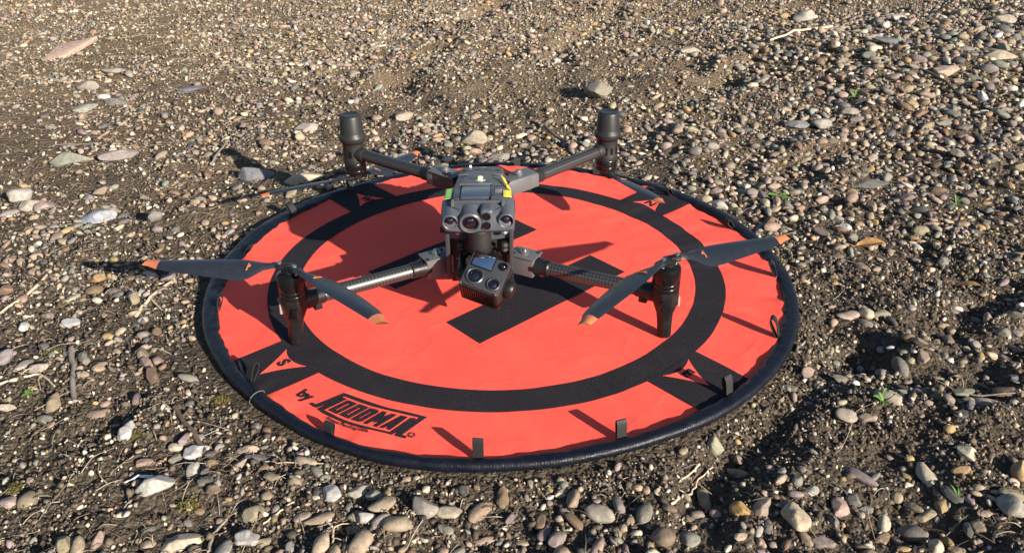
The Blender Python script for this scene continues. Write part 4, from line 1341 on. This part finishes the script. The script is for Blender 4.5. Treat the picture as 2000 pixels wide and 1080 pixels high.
for s_ in (-1, 1):
    for y_, x_ in ((-.060, .041), (-.158, .040), (.030, .031), (.098, .030)):
        on_top(XC+s_*x_, y_, .0032, .0032, .0010, lift=-0.0004).build('shell_screw', M['black'], shell, bevel=0.0006)
    for k in range(5):
        MB().box((XC+s_*0.0497, -.128+k*.0065, .168-k*.0004), (.0012, .0030, .010)).build('side_vent', M['black'], shell, bevel=0.0003)
on_top(XC, -.0745, .078, .0010, .0008, lift=-0.0002).build('panel_gap', M['black'], shell)
on_top(XC, .052, .066, .0010, .0008, lift=-0.0002).build('panel_gap', M['black'], shell)
for s_ in (-1, 1):
    on_top(XC+s_*0.0305, -.1535, .016, .0010, .0008, lift=-0.0002, yaw=s_*0.5).build('panel_gap', M['black'], shell)
# forward sensors
SY = -.150
def sensor(x, z, r, rl, name='vision_sensor', depth=0.0185):
    o_ = MB().lathe((x, SY, z), (0, -1, -0.10), [(r*1.12, 0), (r, depth*0.6), (r*0.98, depth), (r*0.86, depth+0.0015), (rl*1.12, depth+0.0008), (rl*1.02, depth-0.004)], 32).build(name, M['shell'], drone)
    tip = Vector((x, SY, z))+Vector((0, -1, -0.10)).normalized()*(depth-0.003)
    MB().lathe(tip-Vector((0, -1, -.1))*0.001, (0, -1, -0.10), [(rl*1.04, -0.004), (rl*1.04, 0.0015), (rl*0.8, 0.0021)], 28).build('lens_ring', M['gloss'], o_)
    MB().lathe(tip, (0, -1, -0.10), [(rl*0.62, 0.0), (rl*0.60, 0.0022), (rl*0.35, 0.0034), (rl*0.1, 0.0038)], 24).build('lens', M['lens'], o_)
    return o_
sensor(-.0590, .1730, .0112, .0078)
sensor(-.0325, .1725, .0152, .0100, 'nose_camera', 0.0215)
sensor(.0150, .1740, .0112, .0078)
tw_ = MB()
tw_.box((-.0105, SY-.0075, .1735), (0.0175, 0.026, 0.031))
tw = tw_.build('range_sensor', M['shell'], drone, bevel=0.0055, seg=4)
for dz in (-.0066, .0066):
    MB().lathe((-.0105, SY-.0207, .1735+dz), (0, -1, -0.05), [(0.0054, -0.004), (0.0054, 0.0012), (0.0049, 0.0014), (0.0046, 0.0004)], 22).build('lens', M['gloss'], tw)

# gimbal and camera
yaw_m = MB().lathe((XC+.001, -.142, .114), (0, 0, 1), [(0.0145, 0), (0.0160, 0.003), (0.0160, 0.012), (0.0155, 0.0125), (0.0160, 0.013), (0.0160, 0.034), (0.0130, 0.038)], 32).build('gimbal_yaw_motor', M['black_matt'], drone)
for x_, z_ in ((-.050, .147), (.012, .147), (-.048, .122), (.012, .120)):
    MB().lathe((x_, -.128, z_-.014), (0, 0, 1), [(0.0035, 0), (0.0062, 0.003), (0.0045, 0.006), (0.0066, 0.010), (0.0040, 0.014)], 18).build('rubber_damper', M['metal_grey'] if z_ > .13 else M['black_matt'], drone)
MB().path([(XC+.004, -.130, .116), (XC+.020, -.118, .108), (XC+.030, -.112, .090), (XC+.022, -.118, .078)], [.0022, .0022, .0022, .002], 8).build('gimbal_cable', M['black'], drone)
nF = Vector((-0.03, -0.57, 0.82)).normalized()
e1 = (Vector((1, 0, 0))-nF*nF.x).normalized()
e2 = nF.cross(e1)
ra = R(-23)
f1_ = e1*math.cos(ra)+e2*math.sin(ra)
f2_ = -e1*math.sin(ra)+e2*math.cos(ra)
FCc = Vector((-.0140, -.186, .1035))
WF, HF, DF = 0.057, 0.053, 0.047
def FP(a, b_, d=0.0):
    """a, b_: 0..1 across and down the lens face; d metres proud of it"""
    return FCc + f1_*((a-.5)*WF) - f2_*((b_-.5)*HF) + nF*d
AX = (f1_, f2_, nF)
cambody = MB().box(FCc-nF*(DF/2), (WF, HF, DF), AX).build('camera_head', M['black_matt'], drone, bevel=0.0035, seg=3)
MB().box(FP(.5, .5, .0008), (WF*.93, HF*.93, .003), AX).build('face_plate', M['shell_dark'], cambody, bevel=0.0012)
MB().box(FP(.365, .22, .0026), (WF*.54, HF*.42, .0022), AX).build('window_bezel', M['gloss'], cambody, bevel=0.0008)
MB().box(FP(.365, .22, .0036), (WF*.49, HF*.37, .0012), AX).build('lens_window', M['mirror'], cambody, bevel=0.0004)
for a, b_, r in ((.85, .19, .0055), (.31, .68, .0112), (.80, .74, .0086)):
    q = MB().lathe(FP(a, b_, 0), nF, [(r*1.12, 0), (r*1.10, .0042), (r*.96, .0052), (r*.86, .0044), (r*.80, .0028)], 30).build('lens_barrel', M['shell_dark'] if r > .006 else M['gloss'], cambody)
    MB().lathe(FP(a, b_, .0008), nF, [(r*.90, 0), (r*.90, .0026), (r*.62, .0032), (r*.60, .0024)], 28).build('lens_rim', M['gloss'], cambody)
    MB().lathe(FP(a, b_, .0012), nF, [(r*.62, 0), (r*.55, .0022), (r*.3, .0036), (r*.08, .004)], 24).build('lens', M['lens'], cambody)
for a in (.06, .94):
    MB().lathe(FP(a, .97, .0005), nF, [(.0016, 0), (.0016, .0022)], 12).build('screw', M['bolt'], cambody)
hs = MB()
for i in range(15):
    for j in range(3):
        p = FCc + f1_*((i-7)*0.0032) - f2_*(HF/2+.0006) - nF*(0.009+j*0.0125)
        hs.box(p, (.0018, .0024, .0115), AX)
o = hs.build('heat_sink', M['gloss'], cambody)
o['kind'] = 'stuff'
for s_ in (-1, 1):
    c0 = FCc - nF*(DF*.52) + f1_*(s_*(WF/2-.001))
    MB().lathe(c0, f1_*s_, [(.0115, 0), (.0125, .002), (.0125, .010), (.0105, .013)], 24).build('gimbal_pitch_motor', M['black'], drone)
p_l = FCc - nF*(DF*.52) - f1_*(WF/2+.008)
p_r = FCc - nF*(DF*.52) + f1_*(WF/2+.008)
MB().path([Vector((XC, -.138, .112)), Vector((XC-.01, -.118, .100)), p_l+Vector((0, .026, .012)), p_l+Vector((0, .004, .0))], [.0065, .0065, .006, .006], 10).build('gimbal_arm', M['black'], drone)
MB().path([Vector((XC, -.138, .112)), Vector((XC+.014, -.116, .098)), p_r+Vector((-.002, .026, .012)), p_r+Vector((0, .004, .0))], [.0065, .0065, .006, .006], 10).build('gimbal_arm', M['black'], drone)

# arms
def arm_axes(d):
    d = d.normalized()
    sde = d.cross(Vector((0, 0, 1))).normalized()
    return d, sde, sde.cross(d)
def carbon_tube(name, p0, p1, r, parent, n=24):
    p0, p1 = Vector(p0), Vector(p1)
    d, a, b_ = arm_axes(p1-p0)
    L = (p1-p0).length
    og = origin_of(parent)
    vs, fs, uvs = [], [], []
    for j in range(2):
        for k in range(n+1):
            w_ = 2*math.pi*k/n
            vs.append(p0+d*(L*j)+(a*math.cos(w_)+b_*math.sin(w_))*r-og)
    me = bpy.data.meshes.new(name)
    fs = [(k, k+1, n+1+k+1, n+1+k) for k in range(n)]
    me.from_pydata(vs, [], fs)
    u = me.uv_layers.new(name='uv')
    cell = 0.0036
    around = 2*math.pi*r/cell
    along = L/cell
    for p_ in me.polygons:
        for li_ in p_.loop_indices:
            vi = me.loops[li_].vertex_index
            k, j = vi % (n+1), vi // (n+1)
            s_, q = around*k/n, along*j
            u.data[li_].uv = (s_*0.71+q*0.71, s_*0.71-q*0.71)
    me.polygons.foreach_set('use_smooth', [True]*len(me.polygons))
    me.update()
    return link(name, me, M['carbon'], parent)

def blade(parent, hub, tip, hand, name='propeller_blade'):
    hub, tip = Vector(hub), Vector(tip)
    d = (tip-hub)
    L = d.length
    d.normalize()
    sd0 = Vector((0, 0, 1)).cross(d).normalized()*hand      # towards the bulging (trailing) edge
    chord = [(0.05, .011), (0.11, .011), (0.17, .016), (0.24, .030), (0.30, .0375), (0.38, .038), (0.55, .0345), (0.72, .0295), (0.86, .0245), (0.92, .0215), (1.0, .0125)]
    def ring(t):
        c = interp(chord, t)
        tw = R(4+16*(1-min(1, max(0, (t-0.15)/0.85)))*min(1, max(0, (t-.08)/.18)))
        lead = 0.0055 + 0.0045*min(1, max(0, (t-.15)/.2)) - 0.0035*max(0, (t-.5)/.5)
        sag = -0.004*t*t + 0.003*t
        cs = sd0*math.cos(tw) - Vector((0, 0, 1))*math.sin(tw)
        nr_ = sd0*math.sin(tw) + Vector((0, 0, 1))*math.cos(tw)
        ctr = hub + d*(L*t) + Vector((0, 0, sag))
        th_ = 0.0058 if t < .14 else (0.0032 if t < .3 else 0.0021)
        pts = []
        prof = [(0, 0.0), (.10, .55), (.32, 1.0), (.62, .72), (.88, .28), (1, .03)]
        for q, h_ in prof:
            pts.append(ctr + cs*(-lead+q*c) + nr_*(th_*h_*0.6+.0022*math.sin(math.pi*q)) + d*(L*0.05*(q-0.25) if t > .99 else 0))
        for q, h_ in prof[-2:0:-1]:
            pts.append(ctr + cs*(-lead+q*c) + nr_*(-th_*h_*0.4+.0022*math.sin(math.pi*q)))
        return pts
    mb = MB()
    mb.loft([ring(t) for t in (.05, .11, .14, .17, .20, .24, .27, .30, .34, .38, .46, .55, .64, .72, .80, .86, .915)])
    b_ = mb.build(name, M['prop'], parent, angle=50)
    MB().loft([ring(t) for t in (.9155, .94, .97, 1.0)]).build('blade_tip', M['tip'], b_, angle=50)
    # small orange mark near the root
    for q0, q1, t0, t1 in ((.24, .60, .272, .281), (.34, .42, .258, .272)):
        def surf(t, q):
            c = interp(chord, t)
            tw = R(4+16*(1-min(1, max(0, (t-0.15)/0.85)))*min(1, max(0, (t-.08)/.18)))
            lead = 0.0055 + 0.0045*min(1, max(0, (t-.15)/.2)) - 0.0035*max(0, (t-.5)/.5)
            cs = sd0*math.cos(tw) - Vector((0, 0, 1))*math.sin(tw)
            nr_ = sd0*math.sin(tw) + Vector((0, 0, 1))*math.cos(tw)
            return hub + d*(L*t) + Vector((0, 0, -0.004*t*t+0.003*t)) + cs*(-lead+q*c) + nr_*(.0021*.6+.0022*math.sin(math.pi*q)+.0012)
        vs = []
        for t in (t0, t1):
            for k in range(5):
                vs.append(surf(t, q0+(q1-q0)*k/4))
        lo = [v_-Vector((0, 0, .0008)) for v_ in vs]
        fs = [(k, k+1, k+6, k+5) for k in range(4)] + [(10+k+5, 10+k+6, 10+k+1, 10+k) for k in range(4)] + [(0, 5, 15, 10), (4, 14, 19, 9)]
        fs += [(k, 10+k, 11+k, k+1) for k in range(4)] + [(5+k+1, 16+k, 15+k, 5+k) for k in range(4)]
        MB().add(vs+lo, fs).build('blade_mark', M['tip'], b_, angle=60)
    return b_

def oct_ring(c, rx, ry, rot=0.4):
    return [Vector((c[0]+rx*math.cos(rot+math.pi*2*k/8), c[1]+ry*math.sin(rot+math.pi*2*k/8), c[2])) for k in range(8)]

# front arms: motors on top, long legs below
FRONT = [(-1, Vector((-.2690, -.2020, 0)), Vector((-.2775, -.1975, 0)), [(-.459, -.183), (-.132, -.340)], 1, 2.6),
         (1, Vector((.2275, -.1965, 0)), Vector((.2325, -.1925, 0)), [(.398, -.136), (.104, -.349)], -1, -0.6)]
for s_, mt, ft, tips, hand, _r in FRONT:
    bx = XC+s_*0.046
    p0 = Vector((XC+s_*0.078, -.1130, .0745))
    p1 = Vector((mt.x-s_*0.016, mt.y+.0095, .0725))
    d, a, b_ = arm_axes(p1-p0)
    q0 = Vector((bx, -.0955, .0755))
    brk = MB()
    dd_, aa_, bb_ = arm_axes(p0-q0)
    L = (p0-q0).length+.006
    brk.box(q0+dd_*(L/2-.003), (L, .026, .029), (dd_, aa_, bb_))
    br = brk.build('arm_bracket', M['metal_grey'], drone, bevel=0.0022)
    MB().box(q0+dd_*(L/2-.001)+bb_*.0150, (L*.98, .030, .0022), (dd_, aa_, bb_)).build('bracket_plate', M['metal_grey'], br, bevel=0.0008)
    MB().lathe(q0+dd_*(L*.45)+bb_*.0158, bb_, [(.0056, 0), (.0066, .003), (.0040, .0036), (.0036, .0075), (.0028, .008)], 18).build('hinge_bolt', M['bolt'], br)
    for k, w_ in ((.16, .010), (.86, -.011)):
        MB().lathe(q0+dd_*(L*k)+bb_*.0158+aa_*w_*.85, bb_, [(.0024, 0), (.0024, .0012)], 12).build('screw', M['black'], br)
    MB().lathe(p0-d*.004, d, [(.0135, 0), (.0135, .010), (.0112, .018), (.0118, .026), (.0104, .028)], 24).build('arm_collar', M['black'], drone)
    carbon_tube('arm_tube', p0+d*.018, p1, .0101, drone)
    MB().lathe(p1-d*.022, d, [(.0105, 0), (.0115, .002), (.0115, .016), (.0135, .020), (.0135, .034)], 24).build('motor_clamp', M['black'], drone)
    MB().box(p1-d*.010-b_*.012, (.012, .016, .010), (d, a, b_)).build('clamp_lug', M['black'], drone, bevel=0.002)
    # leg
    leg = MB().loft([oct_ring((ft.x+(mt.x-ft.x)*k, ft.y+(mt.y-ft.y)*k, z), rx, ry) for k, z, rx, ry in
                     ((0, FEET_Z+.0003, .0080, .0074), (0.02, FEET_Z+.002, .0096, .0088), (.35, .030, .0106, .0098), (.55, .044, .0118, .0108), (.62, .0485, .0136, .0128), (.85, .064, .0182, .0172), (1, .072, .0192, .0184), (1, .083, .0188, .0184))]).build('leg', M['black'], drone, bevel=0.0008, angle=25)
    MB().box((mt.x-.004*s_-.001, mt.y-.0172, .0645), (.008, .006, .0145)).build('leg_latch', M['gloss'], leg, bevel=0.0012)
    MB().box((mt.x+s_*.0185, mt.y-.003, .0655), (.0034, .010, .015), taper=0.8).build('position_lamp', M['nav'], leg, bevel=0.0015)
    # motor
    mo = MB().lathe((mt.x, mt.y, .0825), (0, 0, 1), [(.0175, 0), (.0186, .0015), (.0186, .006), (.0182, .0066), (.0186, .0072), (.0186, .012), (.0182, .0126), (.0186, .0132), (.0186, .030), (.0178, .034), (.0150, .0362), (.0095, .037)], 36).build('motor', M['gloss'], drone)
    MB().lathe((mt.x, mt.y, .1190), (0, 0, 1), [(.0100, 0), (.0100, .0030), (.0075, .0040), (.0075, .0090), (.0050, .0102)], 24).build('motor_cap', M['black'], mo)
    hub = (mt.x, mt.y, .1262)
    for tx, ty in tips:
        dv = Vector((tx-mt.x, ty-mt.y, 0)).normalized()
        MB().box(Vector(hub)+dv*.0095, (.017, .0105, .0076), (dv, Vector((-dv.y, dv.x, 0)), Vector((0, 0, 1)))).build('blade_clamp', M['black'], drone, bevel=0.002)
        MB().lathe(Vector(hub)+dv*.0130-Vector((0, 0, .0075)), (0, 0, 1), [(.0022, 0), (.0022, .0125), (.0032, .0127), (.0032, .0145)], 12).build('clamp_pin', M['bolt'], drone)
        blade(drone, hub, (tx, ty, .1262), hand)

# rear arms: antennas on top, motors and propellers hung below
REAR = [(-1, Vector((-.2460, .2050, 0)), Vector((-.0985, .0905, .1300)), [(-.4065, .168, .066), (-.1570, .365, .067)], -1),
        (1, Vector((.1925, .2050, 0)), Vector((.0560, .0740, .1300)), [(.2665, .070, .0875), (.2250, .370, .083)], 1)]
for s_, mt, p0, tips, hand in REAR:
    p1 = Vector((mt.x-s_*.014, mt.y-.012, .1295))
    d, a, b_ = arm_axes(p1-p0)
    q0 = Vector((XC+s_*.036, p0.y-.030, .1285))
    dd_, aa_, bb_ = arm_axes(p0-q0)
    L = (p0-q0).length+.004
    br = MB().box(q0+dd_*(L*.42), (L*.84, .026, .023), (dd_, aa_, bb_)).build('arm_bracket', M['metal_grey'] if s_ > 0 else M['shell_dark'], drone, bevel=0.0022)
    MB().box(q0+dd_*(L/2)+bb_*.0132, (L*.96, .030, .0022), (dd_, aa_, bb_)).build('bracket_plate', M['metal_grey'], br, bevel=0.0008)
    MB().lathe(q0+dd_*(L*.5)+bb_*.0140, bb_, [(.0060, 0), (.0070, .0035), (.0050, .004), (.0045, .0085), (.003, .009)], 18).build('hinge_bolt', M['metal'], br)
    MB().box(q0+dd_*(L*.30)+bb_*.0155-aa_*.008, (.010, .008, .004), (dd_, aa_, bb_)).build('hinge_latch', M['black'], br, bevel=0.001)
    for w_ in (-1, 1):
        MB().box(q0+dd_*(L*.92)+aa_*(w_*.0105), (L*.26, .0045, .021), (dd_, aa_, bb_)).build('bracket_fork', M['metal_grey'], br, bevel=0.001)
    MB().lathe(p0-d*.012, d, [(.0088, 0), (.0088, .008), (.0125, .010), (.0125, .020), (.0112, .022), (.0112, .034), (.0098, .036)], 24).build('arm_collar', M['black_matt'], drone)
    carbon_tube('arm_tube', p0+d*.022, p1, .0099, drone)
    MB().lathe(p1-d*.010, d, [(.0108, 0), (.0118, .0015), (.0118, .012), (.0125, .020)], 24).build('motor_clamp', M['black_matt'], drone)
    hs_ = MB().lathe((mt.x, mt.y, .1120), (0, 0, 1), [(.0185, 0), (.0190, .002), (.0190, .009), (.0180, .012), (.0180, .034), (.0195, .038)], 36).build('motor_housing', M['black_matt'], drone)
    for w_ in (-2.3, -1.75, -1.2, -0.6):
        e = Vector((math.cos(w_), math.sin(w_), 0))
        MB().box(Vector((mt.x, mt.y, .1300))+e*.0178, (.0022, .0048, .0125), (e, Vector((-e.y, e.x, 0)), Vector((0, 0, 1)))).build('housing_slot', M['gloss'], hs_, bevel=0.0004)
    MB().lathe((mt.x, mt.y, .1480), (0, 0, 1), [(.0190, 0), (.0225, .0045), (.0232, .0090), (.0232, .0125), (.0205, .0150), (.0200, .0180), (.0182, .0445), (.0170, .0478), (.0145, .0490), (.0138, .0484)], 40).build('antenna_cap', M['cap'], drone, angle=60)
    mo = MB().lathe((mt.x, mt.y, .0905), (0, 0, 1), [(.0120, 0), (.0172, .0015), (.0186, .0042), (.0186, .0090), (.0182, .0096), (.0186, .0102), (.0186, .0205), (.0180, .0215)], 36).build('motor', M['gloss'], drone)
    MB().lathe((mt.x, mt.y, .0905), (0, 0, -1), [(.0095, 0), (.0095, .0040), (.0070, .0050), (.0070, .0105), (.0040, .0118)], 22).build('motor_cap', M['black'], mo)
    hub = (mt.x, mt.y, .0825)
    for tp in tips:
        dv = Vector((tp[0]-mt.x, tp[1]-mt.y, tp[2]-.0825)).normalized()
        sde = Vector((-dv.y, dv.x, 0)).normalized()
        MB().box(Vector(hub)+dv*.0095, (.017, .0105, .0076), (dv, sde, dv.cross(sde))).build('blade_clamp', M['black'], drone, bevel=0.002)
        blade(drone, hub, tp, hand)
